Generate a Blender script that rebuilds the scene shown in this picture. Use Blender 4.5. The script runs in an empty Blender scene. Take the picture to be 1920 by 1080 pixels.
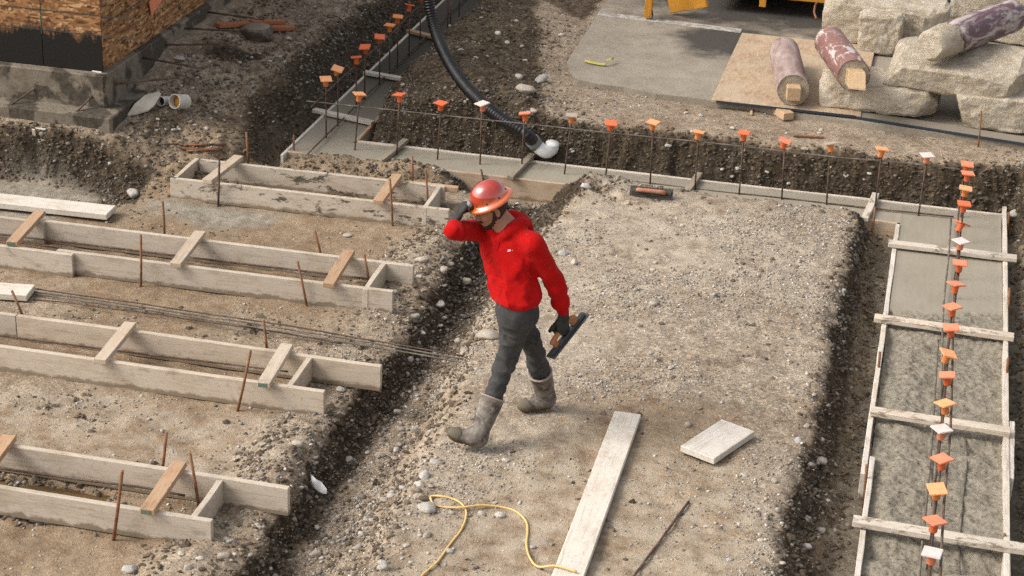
import bpy, bmesh, math, random
import numpy as np
from mathutils import Vector, Matrix
from mathutils.bvhtree import BVHTree

random.seed(7); RNG = np.random.default_rng(11)
SC = bpy.context.scene
COL = SC.collection

# ------------------------------------------------------------------ camera
CAM_H = 5.9
F_PX, PITCH, ROLL, YAW = 3550.0, 0.41464, 0.042076, 0.21181   # focal in photo pixels (1920 wide)
_fwd = np.array([-math.sin(YAW)*math.cos(PITCH), math.cos(YAW)*math.cos(PITCH), -math.sin(PITCH)])
_right = np.array([math.cos(YAW), math.sin(YAW), 0.0])
_down = np.cross(_fwd, _right)
CR = math.cos(ROLL)*_right - math.sin(ROLL)*_down          # image x axis
CD = math.sin(ROLL)*_right + math.cos(ROLL)*_down          # image y axis (down)
CF = _fwd
cd = bpy.data.cameras.new('camera'); cam = bpy.data.objects.new('camera', cd); COL.objects.link(cam)
cd.sensor_width = 36.0; cd.lens = F_PX/1920*36.0; cd.clip_end = 500
cam.matrix_world = Matrix(((CR[0], -CD[0], -CF[0], 0), (CR[1], -CD[1], -CF[1], 0), (CR[2], -CD[2], -CF[2], CAM_H), (0, 0, 0, 1)))
cd.dof.use_dof = True; cd.dof.focus_distance = 11.6; cd.dof.aperture_fstop = 8.0
SC.camera = cam

# ------------------------------------------------------------------ sky, sun, exposure
SUN_EL = math.radians(42); SUN_FROM = (-0.93, -0.36)       # shadows fall to +x, a little +y
w = bpy.data.worlds.new('World'); SC.world = w; w.use_nodes = True
nt = w.node_tree; bg = nt.nodes['Background']
sky = nt.nodes.new('ShaderNodeTexSky'); sky.sky_type = 'NISHITA'; sky.sun_disc = False
sky.sun_elevation = SUN_EL; sky.sun_rotation = math.atan2(SUN_FROM[0], SUN_FROM[1])
sky.air_density = 1.0; sky.dust_density = 4.0; sky.ozone_density = 1.0
hs = nt.nodes.new('ShaderNodeHueSaturation'); hs.inputs['Saturation'].default_value = 0.32   # bright hazy overcast
tint = nt.nodes.new('ShaderNodeMix'); tint.data_type = 'RGBA'; tint.blend_type = 'MULTIPLY'; tint.inputs[0].default_value = 1.0
tint.inputs[7].default_value = (1.0, 0.975, 0.95, 1)
nt.links.new(sky.outputs[0], hs.inputs['Color']); nt.links.new(hs.outputs[0], tint.inputs[6]); nt.links.new(tint.outputs[2], bg.inputs[0])
bg.inputs[1].default_value = 0.15
sl = bpy.data.lights.new('sun', 'SUN'); so = bpy.data.objects.new('sun', sl); COL.objects.link(so)
sl.energy = 1.2; sl.angle = math.radians(22); sl.color = (1.0, 0.965, 0.92)
_n = math.hypot(*SUN_FROM)
_sd = Vector((SUN_FROM[0]/_n*math.cos(SUN_EL), SUN_FROM[1]/_n*math.cos(SUN_EL), math.sin(SUN_EL)))
so.rotation_euler = _sd.to_track_quat('Z', 'Y').to_euler()
VS = SC.view_settings
SC.display_settings.display_device = 'sRGB'
VS.view_transform = 'Standard'; VS.look = 'None'; VS.gamma = 1.0; VS.use_curve_mapping = False
VS.exposure = 0.76
SC.render.engine = 'CYCLES'
SC.cycles.use_denoising = False
SC.cycles.max_bounces = 6; SC.cycles.diffuse_bounces = 3

# ------------------------------------------------------------------ helpers: where a photo point lies in the place
_O = np.array([0, 0, CAM_H])
def _ray(px, py):
    return CR*(px-960)/F_PX + CD*(py-540)/F_PX + CF
def P(px, py, z=0.0):
    d = _ray(px, py); return _O + d*((z-CAM_H)/d[2])
def PY(px, py, y):
    d = _ray(px, py); return _O + d*(y/d[1])
def PX(px, py, x):
    d = _ray(px, py); return _O + d*(x/d[0])

# ------------------------------------------------------------------ noise
def _hash(ix, iy, iz, seed):
    h = (ix.astype(np.uint32)*np.uint32(374761393) + iy.astype(np.uint32)*np.uint32(668265263)
         + iz.astype(np.uint32)*np.uint32(2147483647) + np.uint32(seed*1013904223 & 0xffffffff))
    h = (h ^ (h >> np.uint32(13)))*np.uint32(1274126177)
    h = h ^ (h >> np.uint32(16))
    return (h & np.uint32(0xffff)).astype(np.float32)/65535.0
def vnoise(p, seed=0):
    """value noise in 3D, p (N,3), returns -1..1"""
    p = np.asarray(p, np.float32)
    i = np.floor(p).astype(np.int64); f = p - i; f = f*f*(3-2*f)
    r = 0
    for dx in (0, 1):
        wx = f[:, 0] if dx else 1-f[:, 0]
        for dy in (0, 1):
            wy = f[:, 1] if dy else 1-f[:, 1]
            for dz in (0, 1):
                wz = f[:, 2] if dz else 1-f[:, 2]
                r = r + wx*wy*wz*_hash(i[:, 0]+dx, i[:, 1]+dy, i[:, 2]+dz, seed)
    return r*2-1
def vnoise2(x, y, seed=0):
    ix = np.floor(x).astype(np.int64); iy = np.floor(y).astype(np.int64)
    fx = x-ix; fy = y-iy; fx = fx*fx*(3-2*fx); fy = fy*fy*(3-2*fy); z = np.zeros_like(ix)
    a = _hash(ix, iy, z, seed); b = _hash(ix+1, iy, z, seed); c = _hash(ix, iy+1, z, seed); d = _hash(ix+1, iy+1, z, seed)
    return ((a*(1-fx)+b*fx)*(1-fy)+(c*(1-fx)+d*fx)*fy)*2-1
def fbm2(x, y, freq, octs=4, seed=0, gain=0.5):
    r = np.zeros(np.shape(x), np.float64); a = 1.0; t = 0
    for o in range(octs):
        r += a*vnoise2(x*freq+17.3*o, y*freq-9.1*o, seed+o); t += a; a *= gain; freq *= 2.03
    return r/t

# ------------------------------------------------------------------ helpers: objects
def tag(o, label=None, cat=None, group=None, kind=None):
    if label: o['label'] = label
    if cat: o['category'] = cat
    if group: o['group'] = group
    if kind: o['kind'] = kind
    return o
def wm(o):
    """world matrix from the basis matrices (no depsgraph needed)"""
    if o is None: return Matrix.Identity(4)
    return wm(o.parent) @ o.matrix_basis
def link(name, me, mat=None, parent=None, M=None):
    if mat is not None and len(me.materials) == 0: me.materials.append(mat)
    o = bpy.data.objects.new(name, me); COL.objects.link(o)
    if M is None: M = Matrix.Identity(4)
    if parent is not None:
        o.parent = parent; M = wm(parent).inverted() @ M
    o.matrix_basis = M
    return o
def empty(name, loc, label=None, cat=None, group=None):
    o = bpy.data.objects.new(name, None); COL.objects.link(o); o.location = Vector(loc)
    o.empty_display_size = 0.1
    return tag(o, label, cat, group)
def mesh_np(name, verts, faces, smooth=True):
    me = bpy.data.meshes.new(name)
    verts = np.asarray(verts, np.float32); faces = np.asarray(faces, np.int32)
    nf, k = faces.shape
    me.vertices.add(len(verts)); me.vertices.foreach_set('co', verts.ravel())
    me.loops.add(nf*k); me.loops.foreach_set('vertex_index', faces.ravel())
    me.polygons.add(nf); me.polygons.foreach_set('loop_start', np.arange(0, nf*k, k, dtype=np.int32))
    me.polygons.foreach_set('use_smooth', np.full(nf, smooth))
    me.update(calc_edges=True); me.validate()
    return me
def frame(xd, yd=None, zd=(0, 0, 1)):
    """rotation with columns x, y, z: x along xd, y made perpendicular"""
    x = Vector(xd).normalized()
    if yd is not None:
        y = Vector(yd); y = (y - x*y.dot(x)).normalized(); z = x.cross(y)
    else:
        z = Vector(zd); z = (z - x*z.dot(x)).normalized(); y = z.cross(x)
    return Matrix(((x[0], y[0], z[0]), (x[1], y[1], z[1]), (x[2], y[2], z[2])))
def box_mesh(name, L, W, T, bevel=0.003, warp=0.0, cuts=0, seed=0, rough=0.0):
    """a sawn timber: box L (x) by W (y) by T (z) about the origin, arrises eased, slightly bowed"""
    bm = bmesh.new(); bmesh.ops.create_cube(bm, size=1)
    bmesh.ops.scale(bm, vec=(L, W, T), verts=bm.verts)
    if cuts:
        es = [e for e in bm.edges if abs((e.verts[0].co-e.verts[1].co).x) > L*0.5]
        bmesh.ops.subdivide_edges(bm, edges=es, cuts=cuts, use_grid_fill=True)
    if bevel:
        es = [e for e in bm.edges if len(e.link_faces) == 2 and e.calc_face_angle(0) > 1.0]
        bmesh.ops.bevel(bm, geom=es, offset=bevel, segments=1, affect='EDGES')
    r = random.Random(seed)
    a1, a2, ph = r.uniform(-1, 1), r.uniform(-1, 1), r.uniform(0, 6)
    for v in bm.verts:
        t = v.co.x/L
        v.co.y += warp*a1*math.cos(t*math.pi); v.co.z += warp*a2*math.cos(t*math.pi*1.7+ph)*0.6
        if rough:
            v.co += Vector((r.uniform(-1, 1), r.uniform(-1, 1), r.uniform(-1, 1)))*rough
    me = bpy.data.meshes.new(name); bm.to_mesh(me); bm.free()
    return me
def box(name, c, xd, zd, dims, mat, parent=None, bevel=0.003, warp=0.0, cuts=0, rough=0.0):
    me = box_mesh(name, *dims, bevel=bevel, warp=warp, cuts=cuts, seed=random.randrange(1 << 20), rough=rough)
    M = Matrix.Translation(Vector(c)) @ frame(xd, zd=zd).to_4x4()
    return link(name, me, mat, parent, M)
def tube_np(pts, rad, sides=8, caps=True):
    """swept tube through points; rad a number or one per point"""
    pts = np.asarray(pts, float); n = len(pts)
    rad = np.full(n, rad) if np.isscalar(rad) else np.asarray(rad)
    t = np.gradient(pts, axis=0); t /= np.linalg.norm(t, axis=1, keepdims=True)+1e-12
    u = np.cross(t[0], [0, 0, 1.0])
    if np.linalg.norm(u) < 1e-3: u = np.cross(t[0], [1.0, 0, 0])
    u /= np.linalg.norm(u)
    V = []; ang = np.arange(sides)/sides*2*math.pi
    for i in range(n):
        u = u - t[i]*u.dot(t[i]); u /= np.linalg.norm(u); v = np.cross(t[i], u)
        V.append(pts[i] + rad[i]*(np.cos(ang)[:, None]*u + np.sin(ang)[:, None]*v))
    V = np.concatenate(V); F = []
    for i in range(n-1):
        for k in range(sides):
            a = i*sides+k; b = i*sides+(k+1) % sides
            F.append((a, b, b+sides, a+sides))
    if caps:
        V = np.concatenate([V, pts[:1], pts[-1:]]); c0, c1 = n*sides, n*sides+1
        for k in range(0, sides):
            b = (k+1) % sides
            F.append((c0, b, k, c0)); F.append((c1, (n-1)*sides+k, (n-1)*sides+b, c1))
    return V, F
def tube_obj(name, pts, rad, mat, parent=None, sides=8, caps=True):
    V, F = tube_np(pts, rad, sides, caps)
    me = bpy.data.meshes.new(name)
    org = Vector(V.mean(0)) if parent is None else Vector(wm(parent).translation)
    me.from_pydata([tuple(Vector(v)-org) for v in V], [], [tuple(dict.fromkeys(f)) for f in F])
    for p in me.polygons: p.use_smooth = True
    me.update()
    return link(name, me, mat, parent, Matrix.Translation(org))
def spline(pts, n=12):
    """Catmull-Rom through points"""
    p = np.asarray(pts, float); p = np.vstack([2*p[0]-p[1], p, 2*p[-1]-p[-2]]); out = []
    for i in range(1, len(p)-2):
        for t in np.arange(n)/n:
            out.append(0.5*((2*p[i]) + (-p[i-1]+p[i+1])*t + (2*p[i-1]-5*p[i]+4*p[i+1]-p[i+2])*t*t + (-p[i-1]+3*p[i]-3*p[i+1]+p[i+2])*t**3))
    out.append(p[-2]); return np.array(out)
# ------------------------------------------------------------------ procedural materials
class NB:
    """a small node builder"""
    def __init__(s, name, rough=0.8, spec=0.3):
        s.m = bpy.data.materials.new(name); s.m.use_nodes = True; s.t = s.m.node_tree
        s.b = s.t.nodes['Principled BSDF']; s.b.inputs['Roughness'].default_value = rough
        s.b.inputs['Specular IOR Level'].default_value = spec
        s.co = s.t.nodes.new('ShaderNodeTexCoord'); s.geo = s.t.nodes.new('ShaderNodeNewGeometry'); s.oi = s.t.nodes.new('ShaderNodeObjectInfo')
    def put(s, sock, v):
        if isinstance(v, bpy.types.NodeSocket): s.t.links.new(v, sock)
        elif v is not None:
            if isinstance(v, tuple) and len(v) == 3 and sock.type == 'RGBA': v = (*v, 1)
            sock.default_value = v
    def node(s, typ, **kw):
        n = s.t.nodes.new(typ)
        for k, v in kw.items(): setattr(n, k, v)
        return n
    def pos(s): return s.geo.outputs['Position']
    def obj(s, scale=(1, 1, 1), rand=True):
        m = s.node('ShaderNodeMapping'); s.put(m.inputs['Vector'], s.co.outputs['Object']); m.inputs['Scale'].default_value = scale
        if rand:
            c = s.node('ShaderNodeCombineXYZ'); q = s.math('MULTIPLY', s.oi.outputs['Random'], 37.0)
            s.put(c.inputs[0], q); s.put(c.inputs[1], q); s.put(c.inputs[2], q); s.put(m.inputs['Location'], c.outputs[0])
        return m.outputs[0]
    def scl(s, vec, scale):
        m = s.node('ShaderNodeMapping'); s.put(m.inputs['Vector'], vec); m.inputs['Scale'].default_value = scale; return m.outputs[0]
    def noise(s, vec, scale, detail=4, rough=0.55, dist=0.0, col=False):
        n = s.node('ShaderNodeTexNoise'); s.put(n.inputs['Vector'], vec); n.inputs['Scale'].default_value = scale
        n.inputs['Detail'].default_value = detail; n.inputs['Roughness'].default_value = rough; n.inputs['Distortion'].default_value = dist
        return n.outputs['Color' if col else 'Fac']
    def vor(s, vec, scale, feat='F1', out='Distance', rand=1.0):
        n = s.node('ShaderNodeTexVoronoi'); n.feature = feat; s.put(n.inputs['Vector'], vec); n.inputs['Scale'].default_value = scale
        n.inputs['Randomness'].default_value = rand; return n.outputs[out]
    def ramp(s, fac, stops, interp='LINEAR'):
        r = s.node('ShaderNodeValToRGB'); s.put(r.inputs[0], fac); e = r.color_ramp; e.interpolation = interp
        while len(e.elements) < len(stops): e.elements.new(0.5)
        for q, (p, c) in zip(e.elements, stops):
            q.position = p; q.color = (*c, 1) if isinstance(c, tuple) else (c, c, c, 1)
        return r.outputs[0]
    def mix(s, fac, a, b, mode='MIX'):
        n = s.node('ShaderNodeMix'); n.data_type = 'RGBA'; n.blend_type = mode
        s.put(n.inputs[0], fac); s.put(n.inputs[6], a); s.put(n.inputs[7], b); return n.outputs[2]
    def math(s, op, a, b=None, clamp=False):
        n = s.node('ShaderNodeMath', operation=op); n.use_clamp = clamp
        s.put(n.inputs[0], a)
        if b is not None: s.put(n.inputs[1], b)
        return n.outputs[0]
    def sep(s, v):
        n = s.node('ShaderNodeSeparateXYZ'); s.put(n.inputs[0], v); return n.outputs
    def attr(s, name, out='Color'):
        n = s.node('ShaderNodeAttribute'); n.attribute_name = name; return n.outputs[out]
    def bump(s, h, strength=0.5, dist=0.01, normal=None):
        n = s.node('ShaderNodeBump'); s.put(n.inputs['Height'], h); n.inputs['Strength'].default_value = strength
        n.inputs['Distance'].default_value = dist
        if normal is not None: s.put(n.inputs['Normal'], normal)
        return n.outputs[0]
    def done(s, col=None, rough=None, normal=None):
        if col is not None: s.put(s.b.inputs['Base Color'], col)
        if rough is not None: s.put(s.b.inputs['Roughness'], rough)
        if normal is not None: s.put(s.b.inputs['Normal'], normal)
        return s.m

def mat_ground():
    n = NB('soil', 0.95, 0.15); p = n.pos()
    a = n.node('ShaderNodeSeparateColor'); n.put(a.inputs[0], n.attr('soil'))
    b = n.node('ShaderNodeSeparateColor'); n.put(b.inputs[0], n.attr('soil_b'))
    moist_shade, grav, dust = a.outputs[0], a.outputs[1], a.outputs[2]; slurry, mud, water = b.outputs[0], b.outputs[1], b.outputs[2]
    big = n.noise(p, 1.7, 4, 0.6); med = n.noise(p, 9.0, 5, 0.65); fine = n.noise(p, 70, 3, 0.7)
    earth = n.ramp(n.math('ADD', n.math('MULTIPLY', big, 0.5), n.math('MULTIPLY', med, 0.5)),
                   [(0.30, (0.108, 0.063, 0.032)), (0.44, (0.196, 0.128, 0.071)), (0.60, (0.280, 0.199, 0.122)), (0.78, (0.380, 0.288, 0.192))])
    grey = n.ramp(med, [(0.3, (0.19, 0.158, 0.122)), (0.55, (0.315, 0.27, 0.216)), (0.75, (0.41, 0.362, 0.30))])
    c = n.mix(n.math('MULTIPLY', grav, n.ramp(big, [(0.3, 0.55), (0.6, 1.0)])), earth, grey)
    # grit: two sizes of little stones, some pale, some dark
    v1 = n.vor(p, 85, 'F1', 'Color'); d1 = n.vor(p, 85, 'F1', 'Distance')
    v2 = n.vor(p, 40, 'F1', 'Color'); d2 = n.vor(p, 40, 'F1', 'Distance')
    s1 = n.sep(v1); s2 = n.sep(v2)
    g1 = n.math('MULTIPLY', n.ramp(s1[0], [(0.52, 0.0), (0.60, 1.0)]), n.ramp(d1, [(0.30, 1.0), (0.42, 0.0)]))
    g2 = n.math('MULTIPLY', n.ramp(s2[1], [(0.66, 0.0), (0.74, 1.0)]), n.ramp(d2, [(0.28, 1.0), (0.38, 0.0)]))
    gcol1 = n.ramp(s1[1], [(0.0, (0.10, 0.085, 0.07)), (0.45, (0.27, 0.235, 0.19)), (1.0, (0.52, 0.48, 0.42))])
    gcol2 = n.ramp(s2[2], [(0.0, (0.14, 0.12, 0.10)), (0.5, (0.30, 0.27, 0.225)), (1.0, (0.50, 0.46, 0.40))])
    amt = n.math('ADD', n.math('MULTIPLY', grav, 0.75), 0.16)
    c = n.mix(n.math('MULTIPLY', g1, amt), c, gcol1)
    c = n.mix(n.math('MULTIPLY', g2, amt), c, gcol2)
    c = n.mix(n.math('MULTIPLY', n.ramp(fine, [(0.35, 1.0), (0.55, 0.0)]), 0.35), c, n.mix(1.0, c, (0.55, 0.5, 0.45), 'MULTIPLY'))
    v3 = n.sep(n.vor(p, 46, 'F1', 'Color')); v4 = n.sep(n.vor(p, 95, 'F1', 'Color'))
    var = n.math('ADD', n.math('MULTIPLY', v3[0], 0.5), n.math('MULTIPLY', v4[0], 0.5))
    c = n.mix(n.math('ADD', n.math('MULTIPLY', grav, 0.75), 0.2), c, n.mix(1.0, c, n.ramp(var, [(0.12, (0.42, 0.40, 0.37)), (0.5, (1.0, 0.99, 0.97)), (0.88, (1.75, 1.72, 1.66))]), 'MULTIPLY'))
    # brown damp spots and pale dust films
    sp = n.ramp(n.noise(p, 3.0, 6, 0.62, 0.6), [(0.54, 0.0), (0.66, 1.0)])
    c = n.mix(n.math('MULTIPLY', sp, 0.70), c, n.mix(n.noise(p, 24, 4), (0.105, 0.064, 0.035), (0.19, 0.125, 0.074)))
    c = n.mix(n.math('MULTIPLY', dust, n.ramp(n.noise(p, 6, 4, 0.6), [(0.35, 0.1), (0.62, 0.9)])), c, (0.46, 0.395, 0.305))
    # freshly cut damp soil; its mask carries some painted shade too
    dk = n.ramp(n.noise(p, 22, 5, 0.7), [(0.3, (0.011, 0.008, 0.005)), (0.5, (0.037, 0.027, 0.017)), (0.72, (0.115, 0.086, 0.055))])
    dk = n.mix(n.math('MULTIPLY', g2, 0.4), dk, n.mix(1.0, gcol2, (0.5, 0.48, 0.45), 'MULTIPLY'))
    mm = n.math('ADD', moist_shade, n.math('ADD', n.math('MULTIPLY', n.math('SUBTRACT', n.noise(p, 13, 6, 0.75), 0.5), 1.0), n.math('MULTIPLY', n.math('SUBTRACT', n.noise(p, 3.6, 4, 0.6), 0.5), 0.9)))
    c = n.mix(n.math('MULTIPLY', n.ramp(mm, [(0.22, 0.0), (0.50, 1.0)]), 0.85), c, n.ramp(n.noise(p, 30, 5, 0.7), [(0.3, (0.055, 0.037, 0.022)), (0.55, (0.125, 0.090, 0.058)), (0.75, (0.21, 0.165, 0.115))]))
    me = n.math('MULTIPLY', n.ramp(mm, [(0.46, 0.0), (0.80, 1.0)]), 0.93)
    c = n.mix(me, c, dk)
    # wet cement slurry, mud, standing water
    sl = n.ramp(n.noise(p, 12, 4, 0.6), [(0.3, (0.17, 0.148, 0.112)), (0.7, (0.34, 0.305, 0.245))])
    c = n.mix(slurry, c, sl)
    c = n.mix(mud, c, n.ramp(n.noise(p, 25, 4, 0.65), [(0.3, (0.080, 0.067, 0.048)), (0.55, (0.165, 0.142, 0.107)), (0.75, (0.25, 0.22, 0.17))]))
    c = n.mix(water, c, (0.16, 0.105, 0.05))
    h = n.math('ADD', n.math('MULTIPLY', n.math('SUBTRACT', 0.5, d2), n.math('MULTIPLY', g2, 0.8)), n.math('MULTIPLY', n.math('SUBTRACT', 0.5, d1), n.math('MULTIPLY', g1, 0.5)))
    h = n.math('ADD', h, n.math('ADD', n.math('MULTIPLY', fine, 0.35), n.math('MULTIPLY', n.noise(p, 28, 5, 0.7), 0.8)))
    h = n.math('MULTIPLY', h, n.math('SUBTRACT', 1.0, water, clamp=True))
    r = n.math('SUBTRACT', 0.95, n.math('ADD', n.math('MULTIPLY', slurry, 0.3), n.math('MULTIPLY', water, 0.8)), clamp=True)
    return n.done(c, r, n.bump(h, 0.75, 0.016))

def mat_pebble(name='pebble', lo=(0.15, 0.13, 0.11), mid=(0.33, 0.295, 0.25), hi=(0.60, 0.56, 0.50), attr=None, damp=0.62, dcol=(0.045, 0.036, 0.026)):
    n = NB(name, 0.9, 0.2); r = n.geo.outputs['Random Per Island']
    c = n.ramp(r, [(0.0, lo), (0.25, tuple(0.6*a+0.4*b for a, b in zip(lo, mid))), (0.6, mid), (0.88, tuple(0.5*a+0.5*b for a, b in zip(mid, hi))), (1.0, hi)])
    c = n.mix(n.math('MULTIPLY', n.ramp(n.noise(n.pos(), 60, 4, 0.7), [(0.4, 0.0), (0.65, 1.0)]), 0.45), c, (0.22, 0.165, 0.11))
    if attr: c = n.mix(n.math('MULTIPLY', n.attr(attr, 'Fac'), damp), c, dcol)
    return n.done(c, None, n.bump(n.noise(n.pos(), 120, 3), 0.4, 0.004))
def mat_stone():
    n = NB('stone', 0.9, 0.2); o = n.obj((1, 1, 1))
    c = n.ramp(n.oi.outputs['Random'], [(0.0, (0.34, 0.30, 0.25)), (0.3, (0.44, 0.40, 0.34)), (0.6, (0.40, 0.385, 0.36)), (0.8, (0.56, 0.52, 0.46)), (1.0, (0.42, 0.36, 0.28))])
    c = n.mix(n.ramp(n.noise(o, 35, 5, 0.65), [(0.42, 0.0), (0.68, 0.6)]), c, (0.28, 0.22, 0.155))
    return n.done(c, None, n.bump(n.noise(o, 60, 5, 0.7), 0.5, 0.006))

def mat_lumber(name, base, dark, dusty, dust_amt, knots=True, smear=0.0, smearc=(0.075, 0.068, 0.050)):
    """sawn timber, grain along local x, with cement dust over it"""
    n = NB(name, 0.85, 0.2); o = n.obj((1, 1, 1))
    g = n.noise(n.scl(o, (0.9, 14, 14)), 5, 6, 0.65, 0.7)
    g2 = n.noise(n.scl(o, (2.5, 55, 55)), 4, 3, 0.6, 0.2)
    c = n.ramp(n.math('ADD', n.math('MULTIPLY', g, 0.65), n.math('MULTIPLY', g2, 0.35)), [(0.32, dark), (0.5, base), (0.7, tuple(min(1, x*1.25) for x in base))])
    if knots:
        k = n.vor(n.scl(o, (2.6, 7, 7)), 1.0, 'F1', 'Distance')
        c = n.mix(n.ramp(k, [(0.07, 0.75), (0.16, 0.0)]), c, tuple(x*0.42 for x in base))
    d = n.noise(n.scl(o, (1.0, 2.2, 2.2)), 4.5, 6, 0.7, 0.4)
    c = n.mix(n.math('MULTIPLY', n.ramp(d, [(0.30, 0.15), (0.52, 1.0)]), dust_amt), c, dusty)
    st = n.ramp(n.noise(n.scl(o, (1, 3, 3)), 3.1, 5, 0.75, 1.2), [(0.60, 0.0), (0.72, 1.0)])
    c = n.mix(n.math('MULTIPLY', st, 0.7), c, tuple(x*0.45 for x in base))
    c = n.mix(n.math('MULTIPLY', n.ramp(n.noise(o, 26, 4, 0.7), [(0.56, 0.0), (0.70, 1.0)]), 0.30), c, (0.16, 0.125, 0.09))
    gs = n.ramp(n.noise(n.scl(o, (0.7, 16, 16)), 3.2, 5, 0.7, 0.5), [(0.56, 0.0), (0.66, 1.0)])
    c = n.mix(n.math('MULTIPLY', gs, 0.42), c, tuple(x*0.5 for x in base))
    mud = n.math('ADD', n.math('MULTIPLY', n.sep(n.co.outputs['Object'])[2], -14), n.math('MULTIPLY', n.math('SUBTRACT', n.noise(o, 9, 5, 0.7), 0.5), 1.6))   # splashed soil along the lower edge
    c = n.mix(n.math('MULTIPLY', n.ramp(mud, [(0.75, 0.0), (1.25, 1.0)]), 0.75), c, (0.15, 0.112, 0.072))
    if smear:
        sm = n.ramp(n.noise(n.scl(o, (1.2, 2, 3.2)), 3.4, 6, 0.8, 0.3), [(0.55, 0.0), (0.60, 1.0)])
        c = n.mix(n.math('MULTIPLY', sm, smear), c, smearc)
    hue = n.ramp(n.oi.outputs['Random'], [(0, (0.86, 0.83, 0.79)), (0.5, (1.0, 0.97, 0.93)), (1, (1.0, 0.93, 0.85))])
    c = n.mix(1.0, c, hue, 'MULTIPLY')
    h = n.math('ADD', n.math('MULTIPLY', g2, 0.6), n.math('MULTIPLY', n.noise(o, 40, 5, 0.7), 0.5))
    return n.done(c, None, n.bump(h, 0.35, 0.004))
def mat_rust(name='rusty_steel', dark=(0.045, 0.036, 0.03), rust=(0.20, 0.085, 0.035), amt=0.5, ribs=True, dirt=0.35):
    n = NB(name, 0.75, 0.35); p = n.pos()
    c = n.mix(n.math('MULTIPLY', n.ramp(n.noise(p, 20, 5, 0.7), [(0.38, 0.0), (0.62, 1.0)]), amt), dark, rust)
    c = n.mix(n.math('MULTIPLY', n.ramp(n.noise(p, 7, 5, 0.7), [(0.48, 0.0), (0.66, 1.0)]), dirt), c, (0.27, 0.23, 0.18))
    nm = n.bump(n.noise(p, 160, 2), 0.6, 0.004)
    return n.done(c, None, nm)
def mat_concrete(name, lo, hi, rough=0.6, bumpy=0.3, dist=0.01, wet=0.0):
    n = NB(name, rough, 0.35); p = n.pos()
    f = n.math('ADD', n.math('MULTIPLY', n.noise(p, 2.3, 5, 0.6), 0.55), n.math('MULTIPLY', n.noise(p, 30, 5, 0.65), 0.45))
    c = n.ramp(f, [(0.32, lo), (0.66, hi)])
    h = n.math('ADD', n.noise(p, 45, 5, 0.7), n.math('MULTIPLY', n.noise(p, 9, 3), 0.5))
    return n.done(c, None, n.bump(h, bumpy, dist))
def mat_fresh():
    """fresh concrete: trowelled smooth or raked rough by attribute 'rough'"""
    n = NB('fresh_concrete', 0.6, 0.14); p = n.pos(); r = n.attr('rough', 'Fac')
    f = n.math('ADD', n.math('MULTIPLY', n.noise(p, 1.9, 5, 0.6), 0.6), n.math('MULTIPLY', n.noise(n.scl(p, (6, 1, 1)), 5, 4, 0.6), 0.4))
    smooth = n.ramp(f, [(0.3, (0.245, 0.214, 0.163)), (0.7, (0.325, 0.290, 0.228))])
    rc = n.ramp(n.noise(p, 30, 6, 0.72), [(0.33, (0.075, 0.065, 0.048)), (0.45, (0.225, 0.197, 0.150)), (0.72, (0.320, 0.286, 0.225))])
    fr = n.math('MULTIPLY', n.math('MULTIPLY', n.math('SUBTRACT', n.sep(p)[1], 15.9), n.math('LESS_THAN', n.sep(p)[0], -4.9)), 0.45, clamp=True)      # far arm: wetness, with shade and vignette put into the colour
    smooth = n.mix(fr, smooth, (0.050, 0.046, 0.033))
    c = n.mix(r, smooth, rc)
    h = n.math('MULTIPLY', n.math('ADD', n.noise(p, 24, 6, 0.7), n.math('MULTIPLY', n.vor(p, 38), 0.3)), n.math('ADD', n.math('MULTIPLY', r, 0.95), 0.04))
    return n.done(c, n.math('ADD', n.math('MULTIPLY', r, 0.2), 0.62), n.bump(h, 0.8, 0.012))
def mat_rubble():
    n = NB('rough_old_concrete', 0.92, 0.15); o = n.obj((1, 1, 1)); nz = n.sep(n.geo.outputs['Normal'])[2]
    c = n.ramp(n.noise(o, 3.0, 6, 0.65), [(0.3, (0.275, 0.222, 0.155)), (0.55, (0.40, 0.335, 0.245)), (0.75, (0.50, 0.435, 0.335))])
    c = n.mix(n.ramp(n.noise(o, 18, 5, 0.7), [(0.45, 0.0), (0.7, 0.6)]), c, (0.55, 0.52, 0.46))
    c = n.mix(n.ramp(n.noise(o, 7, 5, 0.7), [(0.58, 0.0), (0.72, 0.7)]), c, (0.17, 0.13, 0.085))
    v = n.vor(o, 60)
    h = n.math('ADD', n.noise(o, 22, 6, 0.72), n.math('MULTIPLY', v, 0.2))
    return n.done(c, None, n.bump(h, 0.8, 0.022))
def mat_plain(name, col, rough=0.6, spec=0.4, var=0.25, scale=12, bump=0.0, dirt=0.0, dirtc=(0.22, 0.18, 0.13)):
    n = NB(name, rough, spec); o = n.obj((1, 1, 1))
    c = n.mix(n.math('MULTIPLY', n.noise(o, scale, 5, 0.65), var), col, tuple(x*0.45 for x in col))
    if dirt: c = n.mix(n.math('MULTIPLY', n.ramp(n.noise(o, scale*0.8, 6, 0.7), [(0.45, 0.0), (0.68, 1.0)]), dirt), c, dirtc)
    return n.done(c, None, n.bump(n.noise(o, scale*6, 4), bump, 0.004) if bump else None)
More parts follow.
